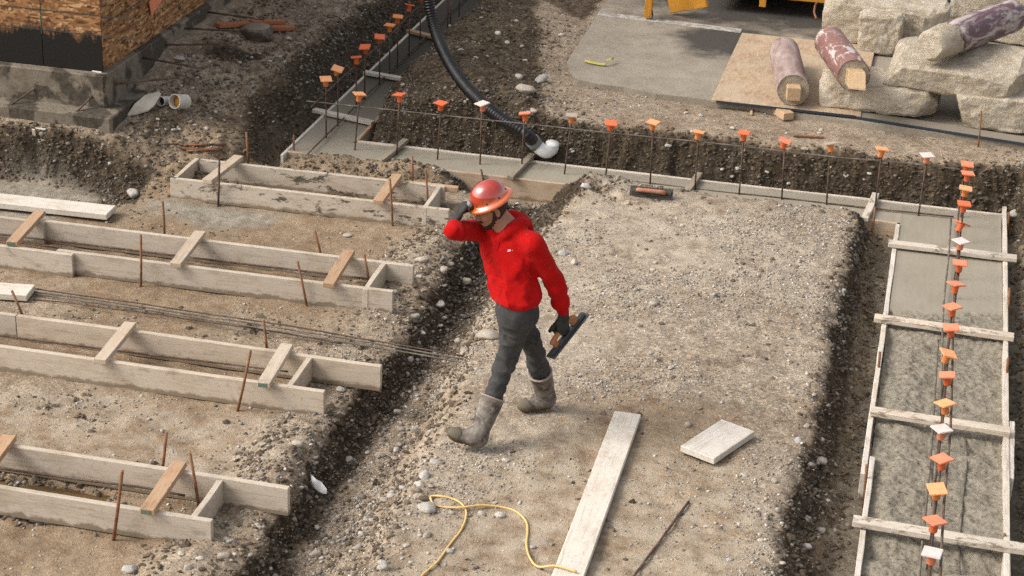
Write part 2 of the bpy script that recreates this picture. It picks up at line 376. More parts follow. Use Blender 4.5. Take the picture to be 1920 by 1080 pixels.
def mat_osb(name='osb', tar=False, pale=0.0):
    n = NB(name, 0.8, 0.25); o = n.obj((1, 1, 1), rand=False)
    acc = None
    cols = []
    for k, (rot, sc) in enumerate(((0.95, 11), (1.75, 12), (2.45, 11.5))):
        m = n.node('ShaderNodeMapping'); n.put(m.inputs['Vector'], o); m.inputs['Rotation'].default_value = (0, 0, rot); m.inputs['Scale'].default_value = (sc*0.9, sc*4.2, sc)
        m.inputs['Location'].default_value = (k*3.1, k*7.7, 0)
        vc = n.vor(m.outputs[0], 1.0, 'F1', 'Color', 1.0)
        cols.append(n.sep(vc))
    f = n.mix(n.ramp(n.noise(o, 16, 2, .5), [(.46, 0.0), (.54, 1.0)]), cols[0][0], n.mix(n.ramp(n.noise(o, 13, 2, .5), [(.48, 0.0), (.54, 1.0)]), cols[1][1], cols[2][2]))
    c = n.ramp(f, [(0.02, (0.085, 0.035, 0.013)), (0.3, (0.205, 0.095, 0.037)), (0.7, (0.32, 0.165, 0.070)), (0.98, (0.50, 0.32, 0.165))])
    if pale: c = n.mix(n.math('MULTIPLY', n.ramp(n.noise(o, 3, 5, 0.6), [(0.3, 0.5), (0.6, 1.0)]), pale), c, (0.46, 0.37, 0.26))
    if tar:
        s = n.sep(o)   # local y is height on the panel
        edge = n.math('ADD', s[1], n.math('MULTIPLY', n.math('ADD', n.math('MULTIPLY', n.math('SUBTRACT', n.noise(o, 3.2, 3, 0.6), 0.5), 1.1), n.math('MULTIPLY', n.math('SUBTRACT', n.noise(n.scl(o, (1, .35, 1)), 24, 6, 0.8), 0.5), 0.9)), 0.45))
        t = n.ramp(n.math('ADD', edge, 0.5), [(tar-0.06, 1.0), (tar+0.05, 0.0)])
        c = n.mix(t, c, (0.012, 0.010, 0.008))
    return n.done(c, None, n.bump(f, 0.3, 0.003))
M = {}
M['soil'] = mat_ground()
M['pebble'] = mat_pebble('pebble', attr='damp'); M['stone'] = mat_stone()
M['clod'] = mat_pebble('clod', (0.045, 0.035, 0.025), (0.12, 0.092, 0.064), (0.26, 0.21, 0.155), attr='damp', damp=0.8, dcol=(0.058, 0.044, 0.029))
M['form'] = mat_lumber('form_lumber', (0.40, 0.335, 0.255), (0.23, 0.175, 0.12), (0.57, 0.525, 0.465), 0.60)
M['form_smeared'] = mat_lumber('smeared_form_lumber', (0.40, 0.335, 0.255), (0.23, 0.175, 0.12), (0.57, 0.525, 0.465), 0.60, smear=0.95)
M['fresh_lumber'] = mat_lumber('orange_lumber', (0.43, 0.245, 0.125), (0.26, 0.13, 0.06), (0.48, 0.41, 0.32), 0.42)
M['crosspiece'] = mat_lumber('dusty_lumber', (0.45, 0.33, 0.215), (0.28, 0.175, 0.10), (0.52, 0.475, 0.41), 0.62)
M['ply'] = mat_lumber('form_plywood', (0.40, 0.235, 0.125), (0.29, 0.16, 0.08), (0.47, 0.395, 0.305), 0.85, knots=False)
M['rim'] = mat_lumber('cement_caked_lumber', (0.42, 0.36, 0.28), (0.25, 0.20, 0.15), (0.62, 0.585, 0.53), 0.92, knots=False)
M['plank'] = mat_lumber('pale_plank', (0.46, 0.415, 0.345), (0.36, 0.31, 0.25), (0.64, 0.615, 0.57), 0.85, knots=False)
M['rim_slop'] = mat_lumber('cement_slopped_lumber', (0.42, 0.36, 0.28), (0.25, 0.20, 0.15), (0.60, 0.55, 0.48), 0.85, knots=False, smear=1.0, smearc=(0.245, 0.21, 0.16))
M['muddy_timber'] = mat_lumber('cement_greyed_timber', (0.27, 0.22, 0.165), (0.15, 0.115, 0.08), (0.31, 0.28, 0.225), 0.7, knots=False, smear=.8, smearc=(0.20, 0.175, 0.135))
M['muddy_rebar'] = mat_rust('cement_coated_rebar', (0.10, 0.088, 0.07), (0.17, 0.13, 0.09), .4, dirt=.8)
M['rebar'] = mat_rust('rebar_steel'); M['stake'] = mat_rust('rusty_stake', (0.14, 0.062, 0.028), (0.30, 0.135, 0.058), 0.75, dirt=0.2)
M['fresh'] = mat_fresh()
M['foundation'] = mat_concrete('foundation_concrete', (0.20, 0.172, 0.135), (0.36, 0.325, 0.27), 0.85, 0.5, 0.012)
M['rubble'] = mat_rubble()
M['osb'] = mat_osb('osb'); M['osb_tar'] = mat_osb('osb_tarred', tar=0.24); M['osb_pale'] = mat_osb('osb_dusty', pale=0.8)
# ------------------------------------------------------------------ the ground: heights and soil kinds
ZL, ZP, ZU, ZT, ZG, ZA = -0.055, 0.10, 0.33, -0.20, -0.27, 0.38   # left plateau, platform, upper level, footing trench, gully, asphalt
RX0, RY0, RS = -13.0, 5.0, 0.025
RNX, RNY = int(18/RS), int(24/RS)
_gx, _gy = np.meshgrid(RX0+(np.arange(RNX)+.5)*RS, RY0+(np.arange(RNY)+.5)*RS, indexing='ij')
def inpoly(poly):
    m = np.zeros(_gx.shape, bool); n = len(poly)
    for i in range(n):
        x0, y0 = poly[i][:2]; x1, y1 = poly[(i+1) % n][:2]
        if y0 == y1: continue
        c = ((y0 > _gy) != (y1 > _gy)) & (_gx < (x1-x0)*(_gy-y0)/(y1-y0)+x0)
        m ^= c
    return m
def blur(a, sig):
    r = max(1, int(3*sig/RS)); k = np.exp(-0.5*(np.arange(-r, r+1)*RS/sig)**2); k /= k.sum()
    for ax in (0, 1):
        pad = [(0, 0), (0, 0)]; pad[ax] = (r, r); q = np.pad(a, pad, mode='edge'); o = np.zeros_like(a)
        for i, kk in enumerate(k): o += kk*(q[i:i+a.shape[0], :] if ax == 0 else q[:, i:i+a.shape[1]])
        a = o
    return a
def sample(a, x, y):
    fx = np.clip((x-RX0)/RS-.5, 0, RNX-1.001); fy = np.clip((y-RY0)/RS-.5, 0, RNY-1.001)
    ix = fx.astype(int); iy = fy.astype(int); fx = fx-ix; fy = fy-iy
    return (a[ix, iy]*(1-fx)+a[ix+1, iy]*fx)*(1-fy)+(a[ix, iy+1]*(1-fx)+a[ix+1, iy+1]*fx)*fy
def gauss(cx, cy, sx, sy=None):
    sy = sy or sx; return np.exp(-0.5*(((_gx-cx)/sx)**2+((_gy-cy)/sy)**2))

hz = np.full(_gx.shape, ZL)
# right-hand ground beyond the right footing
hz[inpoly([(1.15, 5), (6, 5), (6, 15.6), (1.15, 15.6)])] = -0.12
# gully between the forms and the platform
GUL = inpoly([(-3.42, 15.35), (-3.36, 13.5), (-3.34, 12.3), (-3.42, 11.2), (-3.42, 10.2), (-3.36, 9.2), (-3.42, 5), (-2.85, 5), (-2.86, 8.9), (-2.95, 10.1), (-2.92, 11.1), (-3.0, 12.1), (-3.02, 13.5), (-2.90, 15.35)])
hz[GUL] = ZG
PLAT = inpoly([(-2.72, 5), (-2.70, 8.9), (-2.78, 10.1), (-2.78, 11.1), (-2.86, 12.1), (-2.93, 13.5), (-2.80, 14.7), (-2.68, 15.43), (-0.30, 15.43), (-0.27, 15.0), (-0.31, 14.2), (-0.33, 12.84), (-0.31, 11.76), (-0.32, 10.8), (-0.37, 10.1), (-0.34, 9.4), (-0.36, 5)])
hz[PLAT] = ZP
# trench of the right footing, and the upper level at the back
RTR = inpoly([(-0.20, 5), (-0.18, 9.5), (-0.20, 10.6), (-0.17, 12), (-0.19, 13.4), (-0.22, 14.6), (-0.23, 15.42), (1.10, 15.42), (1.12, 5)]); hz[RTR] = ZT-0.02
UP = inpoly([(-13, 14.42), (-7.6, 14.40), (-6.9, 14.46), (-6.62, 14.50), (-6.40, 15.0), (-6.2, 15.7), (-5.98, 16.2), (-5.70, 16.5), (-4.49, 16.12), (-3.3, 16.13), (-1.85, 16.15), (0.4, 16.16), (1.04, 16.2), (1.6, 15.7), (6, 15.6), (6, 29), (-13, 29)])
hz[UP] = ZU
hz[inpoly([(-6.70, 14.42), (-6.30, 14.52), (-5.95, 14.95), (-5.70, 15.35), (-5.70, 16.5), (-5.98, 16.2), (-6.2, 15.7), (-6.40, 15.0), (-6.62, 14.50)])] = 0.13
LTR = inpoly([(-5.72, 15.30), (-5.66, 16.5), (-5.70, 18), (-5.66, 19.5), (-5.70, 29), (-4.86, 29), (-4.88, 16.5), (-4.80, 15.9), (-4.80, 15.3)]); hz[LTR] = ZT
BTR = inpoly([(-5.60, 15.50), (-5.60, 16.03), (1.02, 16.05), (1.02, 15.50)]); hz[BTR] = ZT
hz[inpoly([(-5.42, 15.22), (-5.42, 15.49), (-3.92, 15.49), (-3.92, 15.22)])] = 0.012; hz[inpoly([(-3.80, 15.22), (-3.80, 15.6), (-2.9, 15.6), (-2.9, 15.22)])] = -0.2
# pit under the building's corner
PIT = inpoly([(-13, 14.36), (-7.4, 14.34), (-6.85, 14.36), (-6.42, 14.26), (-6.30, 14.08), (-6.5, 13.86), (-7.0, 13.75), (-13, 13.7)]); hz[PIT] = -0.11
hz = blur(hz, 0.055)
_soft = blur(inpoly([(-6.75, 14.35), (-5.78, 14.55), (-5.72, 16.7), (-6.75, 16.7)]).astype(float), .1); hz = hz*(1-_soft)+blur(hz, .19)*_soft
# gentle shapes
hz += 0.17*gauss(-4.35, 17.4, 0.30, 0.9) + 0.13*gauss(-4.2, 18.6, 0.4, 0.5) + 0.14*gauss(-3.95, 16.75, 0.30, 0.25) + 0.07*gauss(-3.6, 16.5, .35, .2)
hz += 0.11*gauss(-2.66, 15.22, 0.22, 0.16) + 0.04*gauss(-2.3, 15.2, .5, .15) + 0.05*gauss(-1.2, 13, .7, 1.2)*PLAT
hz += 0.05*gauss(-4.3, 15.3, 0.35, 0.12) + 0.03*gauss(-5.0, 15.4, .2, .08) + 0.07*gauss(-6.2, 15.6, .35, .5) + 0.16*gauss(-5.95, 16.6, .16, 1.2) + 0.10*gauss(-6.1, 18.8, .3, .8)
hz += 0.08*gauss(-3.60, 10.05, 0.16, 0.35) + 0.07*gauss(-3.68, 8.75, 0.2, 0.3) + 0.05*gauss(-3.75, 12.9, .14, .6) + 0.06*gauss(-3.62, 13.9, .12, .4)
hz -= 0.13*gauss(-6.15, 15.75, 0.26, 0.18) + 0.10*gauss(-5.9, 15.5, .2, .16)
hz += 0.20*gauss(1.5, 15.7, 0.3, 0.5) + 0.10*gauss(1.4, 14.4, .3, .5)
hz -= 0.11*blur(inpoly([(-13, 9.05), (-4.8, 9.05), (-4.5, 9.18), (-4.6, 9.38), (-13, 9.42)]).astype(float), .06)
hz += 0.27*np.exp(-((_gx+7.0)/.55)**2)*np.clip((_gy-15.2)/1.0, 0, 1)*(1-LTR) + 0.05*gauss(-6.3, 17.5, .5, 1.2)
# boot prints and scuffs pressed into the trodden dirt
_fr = random.Random(9); dents = np.zeros_like(hz)
for _ in range(150):
    if _fr.random() < .55: cx_, cy_ = _fr.uniform(-2.6, -.5), _fr.uniform(8.2, 15.2)
    else: cx_, cy_ = _fr.uniform(-7, -3.8), _fr.choice([9.9, 10.4, 11.6, 12.0, 13.3, 13.8])+_fr.uniform(-.25, .25)
    an_ = _fr.uniform(0, math.pi); ca, sa = math.cos(an_), math.sin(an_); dx_, dy_ = _gx-cx_, _gy-cy_
    dents += np.exp(-(((dx_*ca+dy_*sa)/.12)**4+((-dx_*sa+dy_*ca)/.045)**4))*_fr.uniform(.4, 1)
hz -= .011*np.clip(dents, 0, 1)
# soil kinds
gx_, gy_ = np.gradient(hz, RS); slope = np.hypot(gx_, gy_)
moist_shade = np.clip((slope-0.35)/0.7, 0, 1)*(1-.5*_soft)
moist_shade = np.maximum(moist_shade, 0.95*inpoly([(-3.50, 15.3), (-3.5, 5), (-3.26, 5), (-3.28, 10), (-3.2, 11.4), (-3.12, 12.5), (-3.05, 14), (-2.95, 15.3)]))
moist_shade = np.maximum(moist_shade, 0.7*inpoly([(-4.85, 16.05), (-4.85, 20), (-4.3, 20.5), (-3.75, 18.4), (-3.35, 16.6), (-3.2, 16.05)]))
moist_shade = np.maximum(moist_shade, 0.85*inpoly([(-5.5, 15.35), (-5.5, 22), (-5.84, 22), (-5.80, 17), (-5.86, 16.2), (-5.95, 15.9), (-5.9, 15.3)]))  # trench wall: its shadow painted in along with the cut soil
moist_shade = np.maximum(moist_shade, 0.85*inpoly([(1.05, 13.2), (1.05, 16.4), (2.2, 16.3), (2.4, 13.2)]))
moist_shade = np.maximum(moist_shade, 0.55*inpoly([(-6.75, 14.75), (-6.7, 15.2), (-6.3, 15.2), (-6.35, 14.8)]))
moist_shade = np.maximum(moist_shade, 0.72*inpoly([(-8.5, 18.2), (-8.5, 27), (-3.5, 27), (-3.5, 19.5), (-4.9, 21), (-5.9, 20.2), (-6.3, 19)]))  # upper-left soil: vignette put into the colour, on top of damp
moist_shade = np.maximum(moist_shade, 0.9*inpoly([(-6.66, 16.35), (-6.2, 16.5), (-6.15, 16.9), (-6.6, 16.8)]))
moist_shade = np.maximum(moist_shade, 0.30*inpoly([(-6.9, 15.0), (-6.9, 18.5), (-5.7, 19), (-5.7, 15.3)])); moist_shade = np.maximum(moist_shade, 1.25*PIT); moist_shade = np.maximum(moist_shade, 1.25*inpoly([(-13, 14.2), (-13, 14.475), (-6.4, 14.475), (-6.3, 14.1)])); moist_shade[inpoly([(-13, 14.49), (-6.3, 14.49), (-6.3, 14.62), (-13, 14.64)])] *= 0.3
moist_shade[inpoly([(-3.10, 5), (-3.10, 11.0), (-3.02, 12.6), (-2.98, 14.2), (-2.4, 14.4), (-2.4, 5)])] *= 0.12
moist_shade = blur(moist_shade, 0.04); moist_shade = np.clip(moist_shade+0.20*np.clip(dents, 0, 1), 0, 1.3)
grav = 0.12 + 0.68*PLAT + 0.6*GUL
grav += 0.6*inpoly([(-3.9, 5), (-3.9, 15.2), (-3.5, 15.2), (-3.5, 5)]) + 0.35*inpoly([(-13, 11.35), (-3.6, 11.35), (-3.6, 12.2), (-13, 12.2)])*(fbm2(_gx, _gy, .9, 3, 5) > 0.0)
grav += 0.55*inpoly([(-13, 10.2), (-4.6, 10.3), (-5.2, 10.75), (-13, 10.75)]) + 0.45*UP
grav -= 0.65*inpoly([(-2.6, 8), (-2.1, 10.6), (-1.6, 11.5), (-0.7, 11.2), (-0.6, 8)])
grav = blur(np.clip(grav, 0, 1), 0.14)
dust = blur(np.clip(0.16 + 0.55*PLAT*(fbm2(_gx, _gy, .8, 3, 31) > 0) + 0.5*inpoly([(-13, 9.6), (-3.7, 9.6), (-3.7, 10.6), (-13, 10.6)]) + 0.6*inpoly([(-6.3, 17), (-6.3, 15.8), (-6.0, 15.6), (-6.0, 17)]), 0, 1), 0.2)
slurry = blur((0.95*inpoly([P(x_, y_, -.10) for x_, y_ in ((-90, 333), (50, 334), (110, 341), (160, 355), (195, 374), (150, 386), (-90, 372))])*(1-0) + 0.95*inpoly([(-6.02, 14.12), (-4.9, 14.12), (-5.1, 13.86), (-5.5, 13.6), (-5.85, 13.75), (-6.2, 13.98)]) + 0.8*inpoly([(-13, 13.72), (-6.95, 13.68), (-6.75, 13.5), (-6.8, 13.15), (-13, 13.05)])
              + 0.35*inpoly([(-6.4, 14.0), (-6.0, 14.15), (-6.0, 13.7), (-6.5, 13.6)])).astype(float), 0.07)
mud = blur((0.85*RTR + 0.75*inpoly([(1.05, 5), (6, 5), (6, 13.4), (1.05, 13.4)]) + 0.5*LTR + 0.5*BTR).astype(float), 0.05)
water = blur((1.0*inpoly([(-13, 9.12), (-4.75, 9.10), (-4.55, 9.2), (-4.7, 9.36), (-13, 9.40)])).astype(float), 0.03)*0.8
_flat_p = (_gx > -0.75)*(_gx < 0.0)*(_gy < 15.4)*np.clip((hz-(ZP-.040))/.022, 0, 1)        # the trodden tops stay dry up to the lip
_flat_l = (_gx > -3.95)*(_gx < -3.2)*(_gy < 15.1)*np.clip((hz-(ZL-.035))/.02, 0, 1)
moist_shade = moist_shade*(1-np.clip(_flat_p+_flat_l, 0, 1)*.92)
mud = mud*(1-np.clip((hz+.13)/.05, 0, 1)*(_gx < .0)*(_gx > -.8))
moist_shade = np.clip(moist_shade - 1.2*slurry - mud, 0, 1); grav = np.clip(grav-slurry-water, 0, 1)

def warp(x, y):
    wx = 0.055*fbm2(x, y, 3.2, 3, 3) + 0.02*fbm2(x, y, 13, 2, 8); wy = 0.055*fbm2(x, y, 3.2, 3, 13) + 0.02*fbm2(x, y, 13, 2, 18)
    return x+wx, y+wy
_slope_b = blur(np.clip(slope/0.8, 0, 1), 0.05)
def height(x, y):
    x = np.asarray(x, float); y = np.asarray(y, float)
    u, v = warp(x, y)
    mo = sample(moist_shade, u, v); sl = np.clip(sample(slurry, u, v)+sample(water, u, v), 0, 1); st = sample(_slope_b, u, v)
    keep = np.clip(1-1.3*sl, 0.08, 1)
    z = sample(hz, u, v)
    z = z + keep*(0.016*fbm2(x, y, 1.6, 3, 40) + 0.011*fbm2(x, y, 6.5, 3, 50))
    r = fbm2(x, y, 10.0, 5, 60, 0.62)
    z = z + keep*(0.006 + 0.058*st + 0.020*mo + 0.016*sample(mud, u, v))*r + keep*(0.0022+0.010*st+0.006*mo)*fbm2(x, y, 48.0, 2, 70, 0.7)
    return z
def hgt(x, y): return float(height(np.array([x]), np.array([y]))[0])
def on_ground(px, py, guess=0.0, it=6):
    """where the line of sight through a photo point meets the ground"""
    zz = np.linspace(0.9, -0.5, 280); d = _ray(px, py); q = _O+d*((zz-CAM_H)/d[2])[:, None]
    k = int(np.argmax(q[:, 2] <= height(q[:, 0], q[:, 1]))); return q[k]
_u, _v = warp(_gx, _gy)

# grid: fine where the picture looks, growing towards the horizon
def axis(parts):
    a = [parts[0][0]]
    for lo, hi, st in parts:
        k = int(round((hi-lo)/st)); a += list(lo+(np.arange(1, k+1))*(hi-lo)/k)
    return a
def grow(start, end, st, sgn):
    a = []; x = start
    while abs(x) < abs(end) or (x-end)*sgn < 0:
        st *= 1.35; x += sgn*st; a.append(x)
    return a
ax = axis([(-10.5, -7.0, 0.035), (-7.0, 1.7, 0.019)]); ax = grow(-10.5, -90, .035, -1)[::-1] + ax + grow(1.7, 90, .03, 1)
ay = axis([(6.8, 12.5, 0.019), (12.5, 17.2, 0.023), (17.2, 24.0, 0.036)]); ay = grow(6.8, -70, .03, -1)[::-1] + ay + grow(24.0, 160, .04, 1)
GX, GY = np.meshgrid(np.array(ax), np.array(ay), indexing='ij')
gz = height(GX.ravel(), GY.ravel())
nx_, ny_ = GX.shape
idx = np.arange(nx_*ny_).reshape(nx_, ny_)
F = np.stack([idx[:-1, :-1], idx[1:, :-1], idx[1:, 1:], idx[:-1, 1:]], -1).reshape(-1, 4)
V = np.stack([GX.ravel(), GY.ravel(), gz], -1)
me = mesh_np('ground', V, F, True)
u, v = warp(GX.ravel(), GY.ravel())
def colattr(me, name, r, g, b):
    a = me.color_attributes.new(name, 'FLOAT_COLOR', 'POINT')
    a.data.foreach_set('color', np.clip(np.stack([r, g, b, np.ones_like(r)], -1), 0, 1).astype(np.float32).ravel())
colattr(me, 'soil', sample(moist_shade, u, v), sample(grav, u, v), sample(dust, u, v))
colattr(me, 'soil_b', sample(slurry, u, v), sample(mud, u, v), sample(water, u, v))
tag(link('ground', me, M['soil']), 'bare gravelly construction dirt with dark freshly cut banks', None, None, 'structure')

# ------------------------------------------------------------------ loose gravel, clods (stuff) and stones
def ico(sub=1):
    bm = bmesh.new(); bmesh.ops.create_icosphere(bm, subdivisions=sub, radius=1.0)
    bm.verts.ensure_lookup_table(); bm.faces.ensure_lookup_table()
    V = np.array([v.co[:] for v in bm.verts]); F = np.array([[q.index for q in f.verts] for f in bm.faces]); bm.free(); return V, F
IV, IF = ico(1)
def rand_rot(n, rng):
    q = rng.normal(size=(n, 4)); q /= np.linalg.norm(q, axis=1, keepdims=True); a, b, c, d = q.T
    return np.stack([np.stack([1-2*(c*c+d*d), 2*(b*c-a*d), 2*(b*d+a*c)], -1), np.stack([2*(b*c+a*d), 1-2*(b*b+d*d), 2*(c*d-a*b)], -1), np.stack([2*(b*d-a*c), 2*(c*d+a*b), 1-2*(b*b+c*c)], -1)], 1)
def pebbles(name, x, y, r, mat, rng, sink=0.35, lumpy=0.22, smooth=True, small=0.0):
    if small:      # little ones with fewer faces, joined into the same mass
        k = r < small; return pebbles2(name, x, y, r, mat, rng, sink, lumpy, smooth, k)
    return pebbles2(name, x, y, r, mat, rng, sink, lumpy, smooth, None)
OV = np.array([(1, 0, 0), (-1, 0, 0), (0, 1, 0), (0, -1, 0), (0, 0, 1), (0, 0, -1)], float); OF = np.array([(0, 2, 4), (2, 1, 4), (1, 3, 4), (3, 0, 4), (2, 0, 5), (1, 2, 5), (3, 1, 5), (0, 3, 5)])
def pebbles2(name, x, y, r, mat, rng, sink, lumpy, smooth, k):
    parts = []
    for sel, bv, bf in (((slice(None), IV, IF),) if k is None else ((~k, IV, IF), (k, OV*1.15, OF))):
        parts.append(peb_part(x[sel], y[sel], r[sel], rng, sink, lumpy, bv, bf))
    off = 0; Vs, Fs, Ds = [], [], []
    for V, F, d in parts: Vs.append(V); Fs.append(F+off); Ds.append(d); off += len(V)
    me = mesh_np(name, np.concatenate(Vs), np.concatenate(Fs), smooth)
    a = me.attributes.new('damp', 'FLOAT', 'POINT'); a.data.foreach_set('value', np.clip(np.concatenate(Ds), 0, 1).astype(np.float32))
    return link(name, me, mat)
def peb_part(x, y, r, rng, sink, lumpy, IV, IF):
    n = len(x); z = height(x, y)
    sc = r[:, None]*rng.uniform([0.8, 0.6, 0.42], [1.25, 1.0, 0.8], (n, 3))
    base = IV[None]*(1+rng.uniform(-lumpy, lumpy, (n, len(IV), 1)))*sc[:, None, :]
    yaw = rng.uniform(0, 2*math.pi, n); c, s = np.cos(yaw), np.sin(yaw); tl = rng.normal(0, .25, n)
    X = base[..., 0]*c[:, None]-base[..., 1]*s[:, None]; Y = base[..., 0]*s[:, None]+base[..., 1]*c[:, None]; Z = base[..., 2]+X*tl[:, None]
    V = np.stack([X+x[:, None], Y+y[:, None], Z+(z+sc[:, 2]*(1-2*sink)*0.8)[:, None]], -1).reshape(-1, 3)
    F = (IF[None]+(np.arange(n)*len(IV))[:, None, None]).reshape(-1, 3)
    u, v = warp(x, y); d = np.repeat(np.clip(sample(moist_shade, u, v)*1.1, 0, 1)*rng.uniform(0.35, 1.3, n), len(IV))  # pieces darken by the soil mask, its painted shade included
    return V, F, d
def in_view(x, y, m=40):
    q = np.stack([x, y, np.zeros_like(x)-CAM_H], -1); d = q@CF; px = 960+F_PX*(q@CR)/d; py = 540+F_PX*(q@CD)/d
    return (px > -m) & (px < 1920+m) & (py > -m-60) & (py < 1080+m+40)
FOOT = inpoly([(-5.6, 15.42), (-5.6, 29), (-4.9, 29), (-4.9, 16.02), (1.0, 16.02), (1.0, 5), (-0.02, 5), (-0.02, 15.42)])
ASPH = inpoly([(-3.43, 23), (-3.38, 17.8), (-1.8, 17.15), (1.2, 16.85), (6, 16.4), (6, 29), (-3.43, 29)])
BLDG = inpoly([(-13, 14.6), (-6.78, 14.6), (-6.78, 29), (-13, 29)])
_hx, _hy = np.gradient(hz, RS); _steep = np.sqrt(1+_hx**2+_hy**2)
def scatter(n, field, rmin, rmax, power, rng):
    """pieces spread over the real surface (steep banks count by their face, not their plan)"""
    w_ = np.clip(field, 0, None)*_steep*(1-FOOT)*(1-BLDG); w_ = np.where(in_view(_gx.ravel(), _gy.ravel()).reshape(_gx.shape), w_, 0).ravel()
    k = rng.choice(len(w_), n, p=w_/w_.sum()); u = _gx.ravel()[k]+rng.uniform(-.5, .5, n)*RS; v = _gy.ravel()[k]+rng.uniform(-.5, .5, n)*RS
    a_, b_ = warp(u, v); x, y = 2*u-a_, 2*v-b_
    r = rmin*(1-rng.uniform(0, 1, n)*(1-(rmin/rmax)**power))**(-1/power)
    k = r/y > 0.0055/17     # nothing smaller than the picture could show
    return x[k], y[k], r[k]
rng = np.random.default_rng(5)
offA = 1-0.75*ASPH
patch = np.clip(0.42+2.2*fbm2(_gx, _gy, 1.3, 3, 77), 0.05, 1)
f_g = np.clip((0.02*grav + 0.85*GUL + 0.35*moist_shade + 0.40*_slope_b)*offA*(1-mud)*(1-slurry)*(1-water), 0, 1)*np.maximum(patch, 0.8*GUL)
f_p = np.clip((0.24*grav + 0.10*PLAT*grav)*offA*(1-mud)*(1-slurry)*(1-water), 0, 1)*patch*(moist_shade < .4)
x, y, r = (np.concatenate(q) for q in zip(scatter(20000, f_p, 0.0055, 0.018, 3.0, rng), scatter(24000, f_g, 0.006, 0.030, 2.5, rng)))
tag(pebbles('gravel', x, y, r, M['pebble'], rng, small=.011), 'pale rounded gravel strewn over the dirt', None, None, 'stuff')
f_c = np.clip((1.0*np.clip(_slope_b*1.6, 0, 1) + 0.20*moist_shade + 0.008*UP + 0.12*mud)*(1+2.2*(_gy < 15.2)*(_gx < .1)*(_slope_b > .22))*(1-0.8*PLAT*(moist_shade < .3))*offA*(1-slurry)*(1-water), 0, 1)
x, y, r = scatter(30000, f_c, 0.010, 0.032, 2.3, rng)
tag(pebbles('soil_clods', x, y, r, M['clod'], rng, 0.45, 0.42, smooth=False, small=.014), 'crumbled clods of damp soil on the banks', None, None, 'stuff')

SV, SF = ico(3)
def stone_mesh(k):
    r = np.random.default_rng(100+k); d = SV/np.linalg.norm(SV, axis=1, keepdims=True)
    s = 1+0.26*vnoise(d*1.3+k*9.1, k)+0.12*vnoise(d*3.1+k*4.7, k+5)+0.04*vnoise(d*8+k, k+9)
    for _ in range(5):                      # a few split faces
        nn = r.normal(size=3); nn /= np.linalg.norm(nn); t = d@nn; lim = r.uniform(.68, .95); s = np.where(t*s > lim, lim/np.maximum(t, .05), s)
    return mesh_np('stone', d*s[:, None]*np.array([1, .78, .6]), SF, True)
STONES = [stone_mesh(k) for k in range(8)]
def stone(px, py, wpx, label=None, guess=None, flat=1.0, group=None, z=None):
    q = on_ground(px, py, ZL if guess is None else guess) if z is None else P(px, py, z)
    dist = float((q-_O)@CF); r = wpx/2*dist/F_PX*1.06
    o = link('stone', random.choice(STONES), M['stone'], None, Matrix.Translation(Vector((q[0], q[1], q[2]+r*0.30*flat))) @ Matrix.Rotation(random.uniform(0, 6.28), 4, 'Z') @ Matrix.Diagonal((r, r, r*flat, 1)))
    tag(o, label or 'small pale stone lying loose on the dirt', 'stone', group or ('loose stones on the dirt' if label is None else 'large stones on the site'))
    return o
for args in [(985, 172, 38, 'big tan boulder half buried in the dark mound beside the black hose', .4, .8), (1014, 152, 26, 'whitish stone touching the right side of the big boulder on the mound', .4),
             (972, 147, 20, 'pale flat stone just above the big boulder on the mound', .4), (250, 367, 27, 'round pale stone on the dirt between the grey slurry puddle and the first timber form', -.05),
             (801, 957, 38, 'tan boulder lying against the loop of the yellow cord', .05), (937, 969, 19, 'round brown stone lying inside the curve of the yellow cord', .1),
             (915, 632, 46, 'grey broken lump of concrete beside the walking worker', .05, .7), (652, 443, 18, 'flat white stone on the bare dirt behind the second timber form', -.05, .6),
             (640, 733, 17, 'round white stone just off the end of the third timber form', -.05), (557, 835, 22, 'pale rounded cobble on the crest of the dark gully bank', -.05),
             (244, 1072, 30, 'white cobble at the bottom edge between bare dirt and the last timber form', -.05), (818, 868, 22, 'pale flat stone left of the yellow cord below the raised boot', .05, .6),
             (1224, 572, 16, 'smooth pale pebble on the gravel platform right of the worker', .1), (1076, 494, 16, 'smooth white stone just right of the red sleeve', .1),
             (1057, 478, 18, 'round white stone uphill of the red sleeve on the platform', .1), (1098, 352, 20, 'bluish grey stone on top of the dirt heap by the footing', .15),
             (1900, 405, 24, 'white cobble in the dirt heap beyond the right corner of the footing', .0), (1540, 868, 26, 'grey stone stuck in the dark cut bank of the right trench', -.05),
             (1512, 1028, 20, 'angular grey stone low in the dark cut bank by the trench', -.1), (1646, 242, 16, 'white stone below the dark plank edge under the rubble', .35),
             (795, 895, 24, 'pale stone in a small cluster left of the yellow cord', .05), (420, 1045, 22, 'tan cobble on the crumbled crest below the last timber form', -.05),
             (1000, 210, 15, 'small white stone beside the hose on the far bank', .35), (1330, 195, 14, 'round white pebble near the corner of the dusty board', .36),
             (366, 236, 10, 'tiny bright white stone in the brown dirt below the pipes', .3), (335, 110, 22, 'white shard of concrete in the rubble beside the wood clad wall', .33, .5)]:
    stone(*args[:4], guess=args[4], flat=args[5] if len(args) > 5 else 1.0)
rr = random.Random(21)
def scatter_stones(n, box_, w0, w1, guess, lab):
    for _ in range(n):
        px = rr.uniform(box_[0], box_[2]); py = rr.uniform(box_[1], box_[3])
        stone(px, py, w0*(w1/w0)**rr.random()**1.8, 'small pale stone '+lab, guess, rr.uniform(.75, 1.1), 'stones '+lab)
